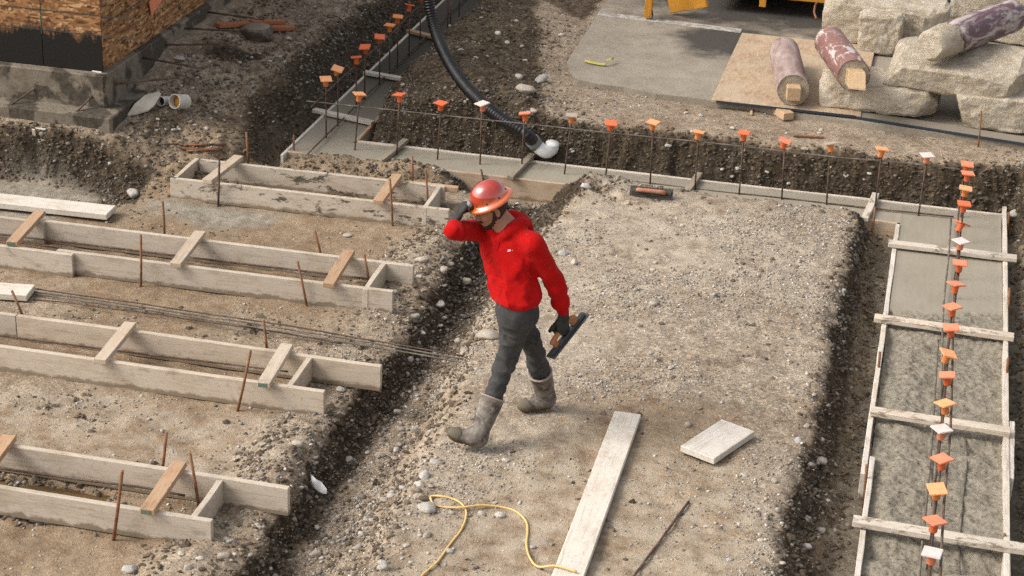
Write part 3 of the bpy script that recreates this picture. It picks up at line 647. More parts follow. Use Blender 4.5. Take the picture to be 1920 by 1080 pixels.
for args in ((22, (760, 480, 905, 720), 10, 22, -.25, 'in the gully between the second form and the worker'), (26, (640, 760, 830, 1070), 10, 22, -.2, 'on the gully floor left of the yellow cord'), (10, (830, 860, 1020, 1075), 10, 18, .08, 'on the dirt around the yellow cord'),
             (10, (1060, 440, 1300, 700), 9, 14, .1, 'on the platform right of the red hoodie'), (14, (480, 860, 620, 1075), 10, 22, -.15, 'on the dark bank beside the nearest form'), (10, (330, 1000, 480, 1078), 10, 20, -.06, 'on the dirt below the nearest form end'),
             (9, (1240, 860, 1480, 1070), 9, 15, .1, 'on the platform around the single steel bar'), (8, (1480, 800, 1560, 1070), 10, 20, -.03, 'in the cut bank left of the right trench'), (14, (1180, 270, 1700, 345), 9, 16, .15, 'in the dark ditch bank behind the back footing'),
             (9, (860, 30, 1060, 130), 10, 18, .4, 'on the dark mound right of the hose'), (12, (300, 70, 560, 130), 8, 16, .33, 'in the rubble between the building and the iron ring'), (9, (250, 200, 480, 250), 8, 14, .3, 'in the brown dirt below the pipe ends'),
             (8, (560, 500, 760, 560), 9, 15, -.05, 'near the right end of the second form'), (6, (1330, 700, 1530, 860), 8, 12, .1, 'around the rectangular board offcut'), (12, (1180, 200, 1600, 260), 8, 14, .35, 'on the dirt strip below the dusty strand board')):
    scatter_stones(*args)
# ------------------------------------------------------------------ fresh concrete footing (an L with a third arm)
def conc_grid(x0, x1, y0, y1, st):
    nx, ny = int((x1-x0)/st)+1, int((y1-y0)/st)+1
    X, Y = np.meshgrid(np.linspace(x0, x1, nx), np.linspace(y0, y1, ny), indexing='ij'); X, Y = X.ravel(), Y.ravel()
    rg = np.clip((13.72-Y+0.30*fbm2(X, Y, 2.6, 4, 5, .65))/0.05, 0, 1)*(X > 0)
    low = np.clip((13.27-Y)/0.16, 0, 1)*(X > 0)
    z = -0.006 + 0.0022*fbm2(X, Y, 1.4, 2, 6) - 0.010*rg - 0.036*low + low*(0.030*fbm2(X, Y, 1.9, 3, 9)) - 0.02*low*np.exp(-((X-0.47)/.14)**2) + 0.012*low*np.exp(-((X-0.2)/.1)**2)
    z = z + rg*(0.016*fbm2(X, Y, 7, 2, 17) + 0.020*fbm2(X, Y, 17, 4, 7, .66) + 0.008*fbm2(X, Y, 44, 2, 8))
    z = z - low*0.055*np.exp(-((Y-13.22)/.09)**2) - low*0.04*np.exp(-((Y-11.62)/.07)**2) - low*.05*np.exp(-((Y-10.08)/.1)**2)
    z = z + 0.004*np.exp(-((X-x0)/.02)**2) + 0.004*np.exp(-((X-x1)/.02)**2)
    i = np.arange(nx*ny).reshape(nx, ny)
    return np.stack([X, Y, z], -1), np.stack([i[:-1, :-1], i[1:, :-1], i[1:, 1:], i[:-1, 1:]], -1).reshape(-1, 4), rg
Vs, Fs, Rs, off = [], [], [], 0
for a in ((-5.47, -4.985, 15.93, 22.5, .03), (-5.47, 0.045, 15.50, 15.93, .03), (0.045, 0.895, 7.2, 15.93, .0125)):
    V, F, R = conc_grid(*a); Vs.append(V); Fs.append(F+off); Rs.append(R); off += len(V)
me = mesh_np('concrete_footing', np.concatenate(Vs), np.concatenate(Fs))
a = me.attributes.new('rough', 'FLOAT', 'POINT'); a.data.foreach_set('value', np.concatenate(Rs).astype(np.float32))
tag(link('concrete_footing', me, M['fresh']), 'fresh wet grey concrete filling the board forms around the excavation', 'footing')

def lay(parent, name, p0, p1, top, w, t, mat, bevel=0.003, warp=0.004, vertical=True, cuts=6, rough=0.0):
    """board with its top edge along p0-p1 (xy). vertical: stands on edge, w tall, t thick; else lies flat, w wide, t thick"""
    p0 = Vector((p0[0], p0[1], 0)); p1 = Vector((p1[0], p1[1], 0)); d = p1-p0; L = d.length
    c = (p0+p1)/2; dims = (L, t, w) if vertical else (L, w, t); c.z = top - dims[2]/2
    return box(name, c, d, (0, 0, 1), dims, mat, parent, bevel, warp, cuts, rough)
RIM = dict(bevel=0.004, warp=0.003, cuts=16, rough=0.0022)
T = 0.03
ff = empty('footing_form', (-5.5, 15.45, 0), 'caked timber form around the narrow footing arm that runs back beside the black hose', 'form')
lay(ff, 'side_board', (-5.487, 15.36), (-5.487, 22.5), 0.008, 0.2, T, M['rim'], **RIM)
lay(ff, 'side_board', (-4.965, 15.975), (-4.965, 22.5), 0.012, 0.24, T, M['ply'], **RIM)
lay(ff, 'crosspiece', (-5.60, 16.60), (-4.95, 16.42), 0.045, 0.07, 0.034, M['rim'], vertical=False, cuts=4)
lay(ff, 'crosspiece', (-5.50, 17.92), (-4.78, 17.78), 0.047, 0.07, 0.034, M['rim'], vertical=False, cuts=4)
lay(ff, 'crosspiece', (-5.50, 19.55), (-4.92, 19.3), 0.045, 0.07, 0.034, M['fresh_lumber'], vertical=False, cuts=4)
lay(ff, 'end_board', (-5.5, 21.9), (-4.9, 21.9), 0.22, 0.28, 0.03, M['rim'], cuts=4)
ff = empty('footing_form', (-2.3, 15.7, 0), 'long timber form of the back footing below the row of orange capped bars', 'form')
lay(ff, 'side_board', (-4.95, 15.945), (0.92, 15.965), 0.010, 0.2, T, M['rim'], **RIM)
lay(ff, 'side_board', (-5.49, 15.475), (-2.70, 15.475), 0.006, 0.22, T, M['ply'], **RIM)
lay(ff, 'side_board', (-2.69, 15.475), (0.022, 15.475), 0.006, 0.215, T, M['ply'], **RIM)
for cx, mt in ((-4.58, 'muddy_timber'), (-3.37, 'muddy_timber'), (-1.83, 'muddy_timber'), (-0.255, 'rim_slop')):
    lay(ff, 'crosspiece', (cx, 15.40), (cx+0.06, 16.05), 0.046, 0.062, 0.038, M[mt], vertical=False, cuts=4)
ff = empty('footing_form', (0.45, 11, 0), 'timber form of the half filled right hand footing with pale boards and crosspieces', 'form')
lay(ff, 'side_board', (0.026, 15.44), (0.006, 10.92), 0.008, 0.19, 0.036, M['rim'], **RIM)
lay(ff, 'side_board', (0.052, 11.18), (0.045, 7.2), 0.004, 0.19, 0.034, M['rim'], **RIM)
lay(ff, 'side_board', (0.925, 16.42), (0.885, 7.2), 0.012, 0.19, 0.038, M['rim'], **RIM)
lay(ff, 'splice_board', (0.95, 11.97), (0.935, 11.15), 0.004, 0.19, 0.036, M['rim'], **RIM)
for (xa, ya, xb, yb, m) in ((-0.03, 14.90, 1.01, 14.90, 'rim_slop'), (-0.06, 13.34, 0.97, 13.31, 'rim_slop'), (0.0, 11.77, 0.93, 11.74, 'rim_slop'), (-0.02, 10.25, 1.22, 10.21, 'rim_slop')):
    lay(ff, 'crosspiece', (xa, ya), (xb, yb), 0.053, 0.088, 0.038, M[m], vertical=False, cuts=6)

# ------------------------------------------------------------------ the four open timber forms on the left
ZTOP = 0.135; BW, BT = 0.19, 0.040
def timber_form(label, near, far, spacer_x, cps, ends=None, mats=('form', 'form')):
    y0 = near[0][1]; y1 = far[0][3]
    e = empty('timber_form', (near[0][2]-1, (y0+y1)/2, ZTOP-BW), label, 'form', 'open timber footing forms')
    for (xa, ya, xb, yb) in near: lay(e, 'side_board', (xa, ya+BT/2), (xb, yb+BT/2), ZTOP, BW, BT, M[mats[0]], warp=.006)
    for (xa, ya, xb, yb) in far: lay(e, 'side_board', (xa, ya+BT/2), (xb, yb+BT/2), ZTOP+.002, BW, BT, M[mats[1]], warp=.006)
    if spacer_x is not None:
        lay(e, 'spacer_board', (spacer_x, y0+BT+.002), (spacer_x-0.01, y1-.002), ZTOP-.003, BW-.01, BT, M['form'], cuts=3)
    if ends is not None:
        lay(e, 'end_board', (ends, y0+BT+.002), (ends, y1-.002), ZTOP-.004, BW-.01, BT, M['form'], cuts=3)
    for (xa, xb, mt, z) in cps:
        cpo = lay(e, 'crosspiece', (xa, y0-.035), (xb, y1+.075), ZTOP+.004+z, .089, .038, M[mt], vertical=False, cuts=4, warp=.002)
        if abs(xa-GREEN[0]) < .02 or abs(xa-GREEN[1]) < .02 or abs(xa-GREEN[2]) < .02:
            link('end_tag', box_mesh('end_tag', .003, .060, .026, bevel=.001), M['green'], cpo, wm(cpo) @ Matrix.Translation((-cpo.data.vertices[0].co.length*0-max(v.co.x for v in cpo.data.vertices)-.0025, .008, 0)))
    return e
M['green'] = mat_plain('green_end_paint', (0.13, 0.21, 0.15), .8, .2, .6, 70)
def xat(px, py, z=ZTOP+.04): return float(P(px, py, z)[0])
GREEN = (xat(272, 960), xat(20, 455), xat(482, 733))
f1 = timber_form('cement splashed boxed timber form behind the worker with closed left end',
    [(-6.07, 14.16, -3.62, 14.21)], [(-6.0, 14.66, -3.79, 14.71)], -3.83,
    [(xat(387, 338), xat(440, 298), 'crosspiece', .038), (xat(710, 375), xat(742, 330), 'fresh_lumber', .038)], -6.04, ('form_smeared', 'form_smeared'))
lay(f1, 'crosspiece', (-4.15, 14.745), (-3.68, 14.755), ZTOP+.0, .05, .05, M['fresh_lumber'], vertical=False, cuts=2)
timber_form('long timber form second from the back with three orange crosspieces',
    [(-6.28, 12.405, -3.59, 12.455), (-9.0, 12.33, -6.13, 12.362)], [(-6.66, 12.925, -3.575, 12.965), (-9.0, 12.86, -6.62, 12.885)], xat(690, 535, ZTOP),
    [(xat(20, 455), xat(62, 405), 'fresh_lumber', .038), (xat(325, 497), xat(368, 440), 'crosspiece', .038), (xat(612, 536), xat(647, 478), 'fresh_lumber', .038)])
timber_form('long timber form third from the back with two pale crosspieces and loose rebar behind',
    [(-8.0, 10.705, -3.56, 10.735)], [(-6.02, 11.21, -3.31, 11.215), (-8.5, 11.2, -6.025, 11.21)], xat(548, 715, ZTOP),
    [(xat(181, 680), xat(238, 610), 'crosspiece', .038), (xat(482, 733), xat(535, 648), 'form', .038)])
timber_form('timber form nearest the camera with muddy water between its boards',
    [(-7.5, 8.955, -3.665, 8.965)], [(-7.5, 9.44, -3.36, 9.445)], xat(365, 965, ZTOP),
    [(xat(272, 960), xat(332, 870), 'fresh_lumber', .038), (xat(-45, 900), xat(8, 825), 'fresh_lumber', .038)])
print('forms ok')

# ------------------------------------------------------------------ stakes
def stake(top, bot, label, r=0.0095, zb=None, mat='stake', y=None):
    g = on_ground(*bot, ZL) if y is None and zb is None else (PY(*bot, y) if y is not None else P(*bot, zb))
    t = PY(*top, g[1])
    g = Vector(g) + (Vector(g)-Vector(t)).normalized()*0.06
    o = tube_obj('steel_stake', [t, (Vector(t)*.5+g*.5)+Vector((.002, .002, 0)), g], r, M[mat], None, 8)
    return tag(o, label, 'stake', 'rusty steel stakes around the forms')
stake((411, 300), (409, 383), 'cement caked stake against the front left of the boxed form behind', zb=-.05, y=14.13, mat='rebar')
stake((731, 335), (736, 424), 'rusty stake against the front right of the boxed form behind the worker', y=14.15)
stake((773, 293), (773, 343), 'rusty stake behind the right end of the boxed form, left of a twin', y=14.80)
stake((798, 318), (802, 380), 'rusty stake inside the right end of the boxed form', y=14.62)
stake((462, 248), (465, 306), 'rusty stake standing behind the left crosspiece of the boxed form', y=14.85)
stake((902, 318), (908, 348), 'short dark stake against the footing board above the orange hard hat', y=15.44, mat='rebar')
stake((264, 440), (264, 537), 'rusty stake in front of the second form between its first two crosspieces', y=12.36)
stake((558, 490), (576, 579), 'leaning rusty stake in front of the second form left of its third crosspiece', y=12.41)
stake((590, 433), (601, 476), 'thin leaning stake behind the second form above its third crosspiece', y=13.03)
stake((683, 478), (691, 524), 'rusty stake beside the spacer board inside the second form', y=12.90)
stake((305, 378), (308, 436), 'rusty stake standing behind the second form under the boxed form left end', y=13.03)
stake((470, 658), (447, 764), 'tall leaning stake in front of the third form beside its right crosspiece', y=10.66)
stake((494, 600), (500, 657), 'rusty stake behind the third form above its right crosspiece', y=11.29)
stake((22, 545), (41, 590), 'leaning rusty stake behind the third form at the left edge below a short plank', y=11.29)
stake((229, 883), (213, 1011), 'tall rusty stake in front of the nearest form left of its crosspiece', y=8.91, r=.011)
stake((312, 812), (304, 880), 'rusty stake standing behind the nearest form above its crosspiece', y=9.52, r=.010)
stake((356, 850), (371, 940), 'rusty stake inside the nearest form right of its crosspiece', y=9.40, r=.010)
stake((1641, 388), (1632, 462), 'rusty stake against the orange plywood at the inner corner of the footing', y=15.43)
stake((1840, 208), (1834, 278), 'thin rusty stake standing in the dirt before the lower right rubble block', zb=.33, r=.008)
stake((1650, 660), (1643, 735), 'rusty stake outside the left board of the right footing below the second crosspiece', zb=-.19)
stake((1625, 872), (1619, 945), 'rusty stake outside the left board where two boards overlap', zb=-.19)
stake((1893, 540), (1889, 600), 'stake outside the right board of the right footing near its second crosspiece', zb=-.12)
stake((1890, 672), (1885, 730), 'stake outside the right board below the second crosspiece', zb=-.12)
stake((1884, 1001), (1880, 1035), 'stake top outside the right board near the lowest crosspiece', zb=-.10)
stake((1891, 398), (1890, 430), 'short stake at the outer right corner of the back footing', zb=-.05)
stake((551, 253), (550, 290), 'short stake outside the left board at the footing corner', zb=-.05)

# ------------------------------------------------------------------ reinforcing bars
def rebar(name, pts, label, r=0.0075, cat='rebar', group=None, mat='rebar', sides=8):
    return tag(tube_obj(name, pts, r, M[mat], None, sides), label, cat, group)
def wob(a, b, n=10, s=.006):
    a, b = np.array(a, float), np.array(b, float); t = np.linspace(0, 1, n)[:, None]
    q = a*(1-t)+b*t; q += np.stack([np.zeros(n), RNG.normal(0, s, n), RNG.normal(0, s*.6, n)], -1)*(1 if abs((b-a)[0]) > abs((b-a)[1]) else 0) + np.stack([RNG.normal(0, s, n), np.zeros(n), RNG.normal(0, s*.6, n)], -1)*(0 if abs((b-a)[0]) > abs((b-a)[1]) else 1)
    return spline(q, 4)
YB = 15.735
za = float(PY(577, 190, YB)[2]); zb_ = float(PY(1800, 317, YB)[2])
rebar('long_rebar', wob(PY(575, 190, YB), PY(1800, 317, YB), 12, .006), 'long upper horizontal bar tied along the back row of upright bars', .0065, mat='muddy_rebar')
rebar('long_rebar', wob(PY(592, 276, YB+.02), PY(1788, 407, YB+.02), 12, .006), 'long lower bar lying just above the back footing concrete', .0075)
XL = -5.27
rebar('long_rebar', wob((XL, 15.55, .425), (XL, 22.0, .425), 9, .006), 'upper horizontal bar tied along the left row of upright bars', .0062)
rebar('long_rebar', wob((XL+.01, 15.42, .03), (XL+.01, 22.0, .03), 9, .006), 'lower bar lying just above the concrete of the left footing arm', .0075)
for x_, z_, l_ in ((.505, .41, 'upper lengthwise bar tied along the right row of upright bars'), (.462, .045, 'lower lengthwise bar left of the right row just above the raked concrete'),
                   (.425, .0, 'lengthwise bar half sunk in the raked concrete under the right row'), (.64, -.035, 'lengthwise bar half sunk in the raked concrete right of the capped row'), (.235, -.075, 'lengthwise bar mostly buried left of the right row')):
    y1_ = 15.6 if z_ > 0 else (12.6 if x_ > .5 else (11.0 if x_ < .3 else 13.2))
    rebar('long_rebar', wob((x_-.02, 7.2, z_), (x_, y1_, z_ + (0.0 if z_ > 0 else -.02)), 10, .007), l_, .008, mat='muddy_rebar' if z_ < .3 else 'rebar')

def mat_cap(name, col, top=None, topamt=0.0):
    n = NB(name, 0.55, 0.35); o = n.obj((1, 1, 1))
    c = n.mix(n.math('MULTIPLY', n.noise(o, 22, 4, 0.6), 0.28), col, tuple(x*0.6 for x in col))
    if top: c = n.mix(n.math('MULTIPLY', n.ramp(n.noise(o, 30, 5, 0.7), [(0.25, 0.35), (0.55, 1.0)]), topamt), c, top)
    return n.done(c)
CAPC = {'red-orange': mat_cap('red_orange_plastic', (0.70, 0.115, 0.028), (0.74, 0.22, 0.10), .4), 'coral': mat_cap('coral_plastic', (0.72, 0.155, 0.055), (0.74, 0.33, 0.20), .55),
        'orange': mat_cap('orange_plastic', (0.76, 0.20, 0.04), (0.76, 0.33, 0.12), .4), 'peach': mat_cap('faded_peach_plastic', (0.76, 0.25, 0.075), (0.80, 0.41, 0.20), .75),
        'white': mat_cap('cement_white_plastic', (0.70, 0.30, 0.18), (0.60, 0.575, 0.535), .95), 'grey': mat_cap('cement_grey_plastic', (0.55, 0.30, 0.18), (0.34, 0.31, 0.25), 1.0)}
SOCK = {'red-orange': 'red-orange', 'coral': 'red-orange', 'orange': 'orange', 'peach': 'orange', 'white': 'coral', 'grey': 'orange'}
bmq = bmesh.new(); bmesh.ops.create_cube(bmq, size=1); bmesh.ops.scale(bmq, vec=(.106, .106, .011), verts=bmq.verts)
bmesh.ops.bevel(bmq, geom=list(bmq.edges), offset=.003, segments=2, affect='EDGES'); CAPPL = bpy.data.meshes.new('plate'); bmq.to_mesh(CAPPL); bmq.free()
def lathe(name, prof, n=16, smooth=True):
    V = [(r*math.cos(2*math.pi*k/n), r*math.sin(2*math.pi*k/n), z) for r, z in prof for k in range(n)]; F = []
    for i in range(len(prof)-1):
        for k in range(n): F.append((i*n+k, i*n+(k+1) % n, (i+1)*n+(k+1) % n, (i+1)*n+k))
    F.append(tuple(range(n))[::-1]); F.append(tuple(range((len(prof)-1)*n, len(prof)*n)))
    me = bpy.data.meshes.new(name); me.from_pydata(V, [], F)
    for p in me.polygons: p.use_smooth = smooth and len(p.vertices) == 4
    me.update(); return me
CAPSK = lathe('socket', [(.0215, -.072), (.025, -.067), (.0255, -.022), (.031, -.018), (.033, -.004)], 14)
cap_pl = {}; cap_sk = {}
def dowel_and_cap(top, base, colour, dlabel, clabel, dgroup, cgroup, tilt=(0, 0), yaw=0.0, r=.0075):
    top = Vector(top); base = Vector(base)
    rebar('upright_rebar', [base, base*.5+top*.5, top-Vector((0, 0, .012))], dlabel, r, 'rebar', dgroup)
    e = empty('rebar_cap', top, clabel, 'rebar cap', cgroup); e.rotation_euler = (tilt[0], tilt[1], yaw)
    for nm, src, store, mt in (('plate', CAPPL, cap_pl, colour), ('socket', CAPSK, cap_sk, SOCK[colour])):
        if mt not in store:
            m2 = src.copy(); m2.materials.append(CAPC[mt]); store[mt] = m2
        o = bpy.data.objects.new(nm, store[mt]); COL.objects.link(o); o.parent = e
ORD = ['first', 'second', 'third', 'fourth', 'fifth', 'sixth', 'seventh', 'eighth', 'ninth', 'tenth', 'eleventh', 'twelfth', 'thirteenth', 'fourteenth', 'fifteenth', 'sixteenth', 'seventeenth', 'eighteenth', 'nineteenth', 'twentieth']
cr = random.Random(3)
def cname(c): return {'peach': 'faded peach', 'white': 'cement whitened', 'grey': 'grimy grey topped'}.get(c, c)
back = [((674, 176), (665, 284), 'peach'), ((749, 177), (744, 284), 'red-orange'), ((827, 193), (820, 299), 'red-orange'), ((904, 194), (900, 308), 'white'), ((984, 212), (978, 311), 'coral'),
        ((1072, 216), (1058, 326), 'grey'), ((1146, 231), (1135, 335), 'red-orange'), ((1225, 229), (1219, 346), 'peach'), ((1310, 247), (1303, 356), 'peach'), ((1395, 249), (1386, 363), 'red-orange'),
        ((1472, 264), (1466, 373), 'coral'), ((1557, 269), (1550, 384), 'grey'), ((1654, 279), (1640, 394), 'peach'), ((1739, 291), (1722, 403), 'white')]
for i, (t, b, c) in enumerate(back):
    bb = PY(*b, YB); bb[2] = -.03; tt = PY(*t, YB+.0)
    dowel_and_cap(tt, bb, c, f'upright bar under the {cname(c)} cap, {ORD[i]} from the left in the back row', f'{cname(c)} square cap, {ORD[i]} from the left in the back row',
                  'upright bars of the back row', 'caps on the back row of bars', (cr.gauss(0, .09), cr.gauss(0, .09)), cr.choice((.1, .75, .5, -.1, .2)) + cr.gauss(0, .15))
left = [((611, 148), 'peach'), ((633, 129), 'peach'), ((668, 107), 'red-orange'), ((684, 88), 'red-orange'), ((712, 69), 'red-orange'), ((731, 47), 'orange'), ((746, 31), 'orange'), ((768, 9), 'red-orange'), ((789, -9), 'coral')]
for i, (t, c) in enumerate(left):
    tt = PX(*t, XL+.005)
    dowel_and_cap(tt, (tt[0]+.0, tt[1]+.01, -.03), c, f'upright bar under the {cname(c)} cap, {ORD[i]} from the near end of the left row', f'{cname(c)} square cap, {ORD[i]} from the near end of the left row',
                  'upright bars of the left row', 'caps on the left row of bars', (cr.gauss(0, .12), cr.gauss(0, .12)), cr.gauss(0.2, .25))
for i, (px, py) in enumerate(((839, 0), (845, 0), (861, 0))):
    b = PX(px, (60, 32, 14)[i], -5.05); rebar('upright_rebar', [(b[0], b[1], -.03), (b[0], b[1], .55)], ('upright bar right of the hose at the far end of the left footing', 'second upright bar right of the hose at the far end', 'rightmost upright bar at the far end of the left footing')[i], .0075, 'rebar', 'uncapped far bars')
right = [((1814, 308), 'coral'), ((1815, 325), 'coral'), ((1811, 353), 'peach'), ((1808, 382), 'red-orange'), ((1803, 418), 'red-orange'), ((1802, 452), 'white'), ((1800, 493), 'coral'), ((1793, 532), 'coral'), ((1786, 575), 'coral'),
         ((1783, 614), 'coral'), ((1779, 663), 'peach'), ((1776, 703), 'coral'), ((1772, 756), 'peach'), ((1766, 804), 'white'), ((1766, 860), 'coral'), ((1757, 917), 'peach'), ((1753, 976), 'coral'), ((1748, 1036), 'white')]
YAWS = [.1, .2, .0, .1, .6, .75, .05, .7, .7, .08, .35, .05, .7, .6, .72, .3, .7, -.15]
for i, (t, c) in enumerate(right):
    tt = P(*t, .49)
    tl = (cr.gauss(0, .07), cr.gauss(0, .07))
    if i == 4: tl = (-.15, .45)
    if i == 10: tl = (.12, .28)
    dowel_and_cap(tt, (tt[0]+.012, tt[1]+.03, -.12), c, f'upright bar under the {cname(c)} cap, {ORD[i]} from the far end of the right row', f'{cname(c)} square cap, {ORD[i]} from the far end of the right row',
                  'upright bars of the right row', 'caps on the right row of bars', tl, YAWS[i])
# bars inside and between the timber forms
zi = ZL+.06
def lying(p0, p1, label, r=.007, z0=None, n=6):
    a = P(*p0, z0 if z0 is not None else ZL+.05); b = P(*p1, z0 if z0 is not None else ZL+.05)
    q = np.array([a*(1-t)+b*t for t in np.linspace(0, 1, n)]); q[:, 1] += RNG.normal(0, .006, n)
    rebar('loose_rebar', spline(q, 5), label, r)
lying((-60, 432), (690, 523), 'bar laid lengthwise inside the second timber form', .0085, .02)
lying((-40, 444), (560, 530), 'thin second bar laid in the shade inside the second timber form', .007, -.02)
lying((-60, 622), (540, 697), 'bar laid lengthwise inside the third timber form', .007, .03)
lying((-60, 868), (348, 927), 'bar laid lengthwise inside the nearest timber form above the muddy water', .008, .03)
def ground_bar(pts, label, r=.0075, lift=.012, group=None, mat='rebar', keep=None):
    q = np.array([on_ground(*p, ZL) for p in pts]); q[:, 2] += lift
    if keep: q[-1, 2] = max(q[-1, 2], keep)
    return rebar('loose_rebar', spline(q, 8), label, r, 'rebar', group, mat)
def long_bar(p0, p1, z0, z1, label, r=.006):
    a = P(*p0, z0); b = P(*p1, z1); q = np.array([a*(1-t)+b*t for t in np.linspace(0, 1, 9)])
    q[:, 1] += RNG.normal(0, .008, 9); q[:, 2] += .02*np.sin(np.linspace(0, math.pi, 9))
    rebar('loose_rebar', spline(q, 5), label, r, 'rebar', 'long loose bars behind the third form', 'muddy_rebar' if 'lowest' in label or 'second' in label else 'rebar')
long_bar((55, 540), (868, 668), -.02, .0, 'uppermost of the long loose bars that reach over the gully behind the third form')
long_bar((60, 546), (868, 673), -.025, -.01, 'second of the long loose bars reaching over the gully')
long_bar((62, 552), (873, 681), -.03, -.02, 'lowest of the long loose bars reaching over the gully')
long_bar((64, 560), (640, 643), -.035, -.035, 'shorter loose bar lying below the long ones behind the third form', .005)
a_, b_ = on_ground(1291, 944, .1), on_ground(1192, 1082, .1); c_ = on_ground(1240, 1014, .1)
for q in (a_, b_, c_): q[2] = max(q[2], .10)+.014
rebar('loose_rebar', [a_, c_, b_, b_+(b_-c_)*.6], 'single dark steel bar lying on the dirt right of the pale plank', .0085)
for i, (p, q, l, mt) in enumerate([((326, 274), (402, 273), 'blackish top bar of the small pile behind the boxed form', 'rebar'), ((345, 275), (425, 283), 'rusty thin bar lying across the small pile', 'stake'),
        ((338, 282), (418, 290), 'orange rusty bar in the middle of the small pile', 'stake'), ((340, 285), (418, 294), 'dark bar at the front of the small pile', 'rebar'),
        ((298, 277), (336, 285), 'short dark bar left of the small pile', 'rebar'), ((350, 289), (412, 296), 'lowest short rusty bar of the small pile', 'stake')]):
    a = on_ground(*p, .1); b = on_ground(*q, .1); m_ = (a+b)/2; zz = hgt(m_[0], m_[1])
    a[2] = max(a[2], zz)+.012+.004*i; b[2] = max(b[2], zz)+.012+.004*i
    rebar('loose_rebar', [a, (a+b)/2, b], l, .009, 'rebar', 'small pile of bars behind the boxed form', mt)

# ------------------------------------------------------------------ planks and pieces lying about
def flat_board(corners, t, mat, name, label, cat, z, bevel=.004, tilt=None, group=None):
    """board from the photo's corner points of its top face: far-left, far-right, near-right, near-left"""
    q = [Vector(P(*c, z)) for c in corners]
    xd = ((q[1]-q[0])+(q[2]-q[3]))/2; yd = ((q[0]-q[3])+(q[1]-q[2]))/2; c = sum(q, Vector())/4; c.z = z-t/2
    L, W = xd.length, abs((yd - xd.normalized()*yd.dot(xd.normalized())).length)
    if W > L: xd, yd, L, W = yd, xd, W, L
    o = box(name, c, xd, (0, 0, 1), (L, W, t), mat, None, bevel, .004, 6)
    if tilt: o.matrix_basis = o.matrix_basis @ Matrix.Rotation(tilt, 4, 'Y')
    return tag(o, label, cat, group)
def gmax(pts):
    return max(hgt(*on_ground(*p, ZL)[:2]) for p in pts)
z_ = .155
flat_board([(1155, 768), (1202, 771), (1085, 1110), (1021, 1110)], .038, M['plank'], 'plank', 'long pale plank lying on the dirt in front of the worker', 'plank', z_)
flat_board([(1350, 785), (1419, 808), (1340, 857), (1275, 838)], .045, M['plank'], 'board_offcut', 'pale rectangular board offcut lying flat right of the plank', 'board', .165)
flat_board([(-200, 342), (217, 385), (200, 402), (-200, 361)], .05, M['plank'], 'plank', 'pale plank lying beside the grey slurry puddle at the left edge', 'plank', ZL+.075)
flat_board([(-140, 520), (66, 533), (50, 555), (-140, 540)], .05, M['plank'], 'plank', 'short pale plank at the left edge between second and third form', 'plank', ZL+.075)
flat_board([(1396, 53), (1640, 93), (1605, 228), (1343, 181)], .02, M['osb_pale'], 'osb_sheet', 'dusty tan strand board sheet lying on the asphalt under the piers', 'sheet', .415, .001)
ed = mat_plain('blue_black_edge_paint', (0.022, 0.03, 0.042), .7)
o_ = bpy.data.objects['osb_sheet']; L_, W_ = o_.dimensions[0], o_.dimensions[1]
link('dark_edge', box_mesh('dark_edge', .012, W_ if False else 1.30, .024, bevel=.002), ed, o_, o_.matrix_basis @ Matrix.Translation((-max(v.co.x for v in o_.data.vertices)-.006, 0, 0)))
sh = flat_board([(1585, 203), (2000, 268), (2010, 283), (1580, 214)], .02, mat_plain('dusty_board', (0.25, 0.215, 0.165), .9, .2, .4, 9, .3), 'board_strip', 'dusty grey board strip with dark edge running under the rubble blocks', 'sheet', .405, .001)
for pa, pb, zz in (((1582, 217), (2005, 284), .395),):
    a, b = Vector(P(*pa, zz)), Vector(P(*pb, zz)); tag(box('edge_strip', (a+b)/2, b-a, (0, 0, 1), ((b-a).length, .014, .024), ed, None, .002), 'long dark blue edge strip along the dusty board under the blocks', 'strip')
# ------------------------------------------------------------------ asphalt and painted line
def STAIN_SHADE(n):
    """0 where the asphalt is bare, dark and wet (two patches, the second with painted shade), 1 where dust lies on it"""
    def patch(c, r):
        m = n.node('ShaderNodeMapping'); m.vector_type = 'TEXTURE'; n.put(m.inputs['Vector'], n.pos()); m.inputs['Location'].default_value = c; m.inputs['Scale'].default_value = r
        l = n.node('ShaderNodeVectorMath', operation='LENGTH'); n.put(l.inputs[0], m.outputs[0]); return l.outputs['Value']
    a = P(1385, 78, ZA); b = P(1470, 15, ZA)
    d = n.math('MINIMUM', patch((a[0]-.1, a[1], ZA), (.75, .75, 1)), patch((b[0]-.05, b[1]+.45, ZA), (2.3, 2.0, 1)))  # second patch: wet asphalt plus the machine's shadow painted into the colour
    d = n.math('ADD', d, n.math('MULTIPLY', n.math('SUBTRACT', n.noise(n.pos(), 2.6, 6, .65), .5), 1.3))
    return n.ramp(d, [(0.55, 0.0), (1.35, 1.0)])
M['asphalt'] = (lambda n: n.done(n.mix(STAIN_SHADE(n),
    n.mix(n.ramp(n.noise(n.pos(), 70, 4, .7), [(.35, 0.0), (.65, 1.0)]), (0.045, 0.040, 0.034), (0.075, 0.068, 0.058)),
    n.mix(n.ramp(n.math('ADD', n.math('MULTIPLY', n.noise(n.pos(), 45, 5, .7), .55), n.math('MULTIPLY', n.noise(n.pos(), 3.5, 6, .7), .45)), [(.38, 0.0), (.62, 1.0)]), (0.20, 0.170, 0.128), (0.335, 0.29, 0.228))), None, n.bump(n.noise(n.pos(), 110, 3, .7), .4, .004)))(NB('dusty_asphalt', 0.9, 0.2))
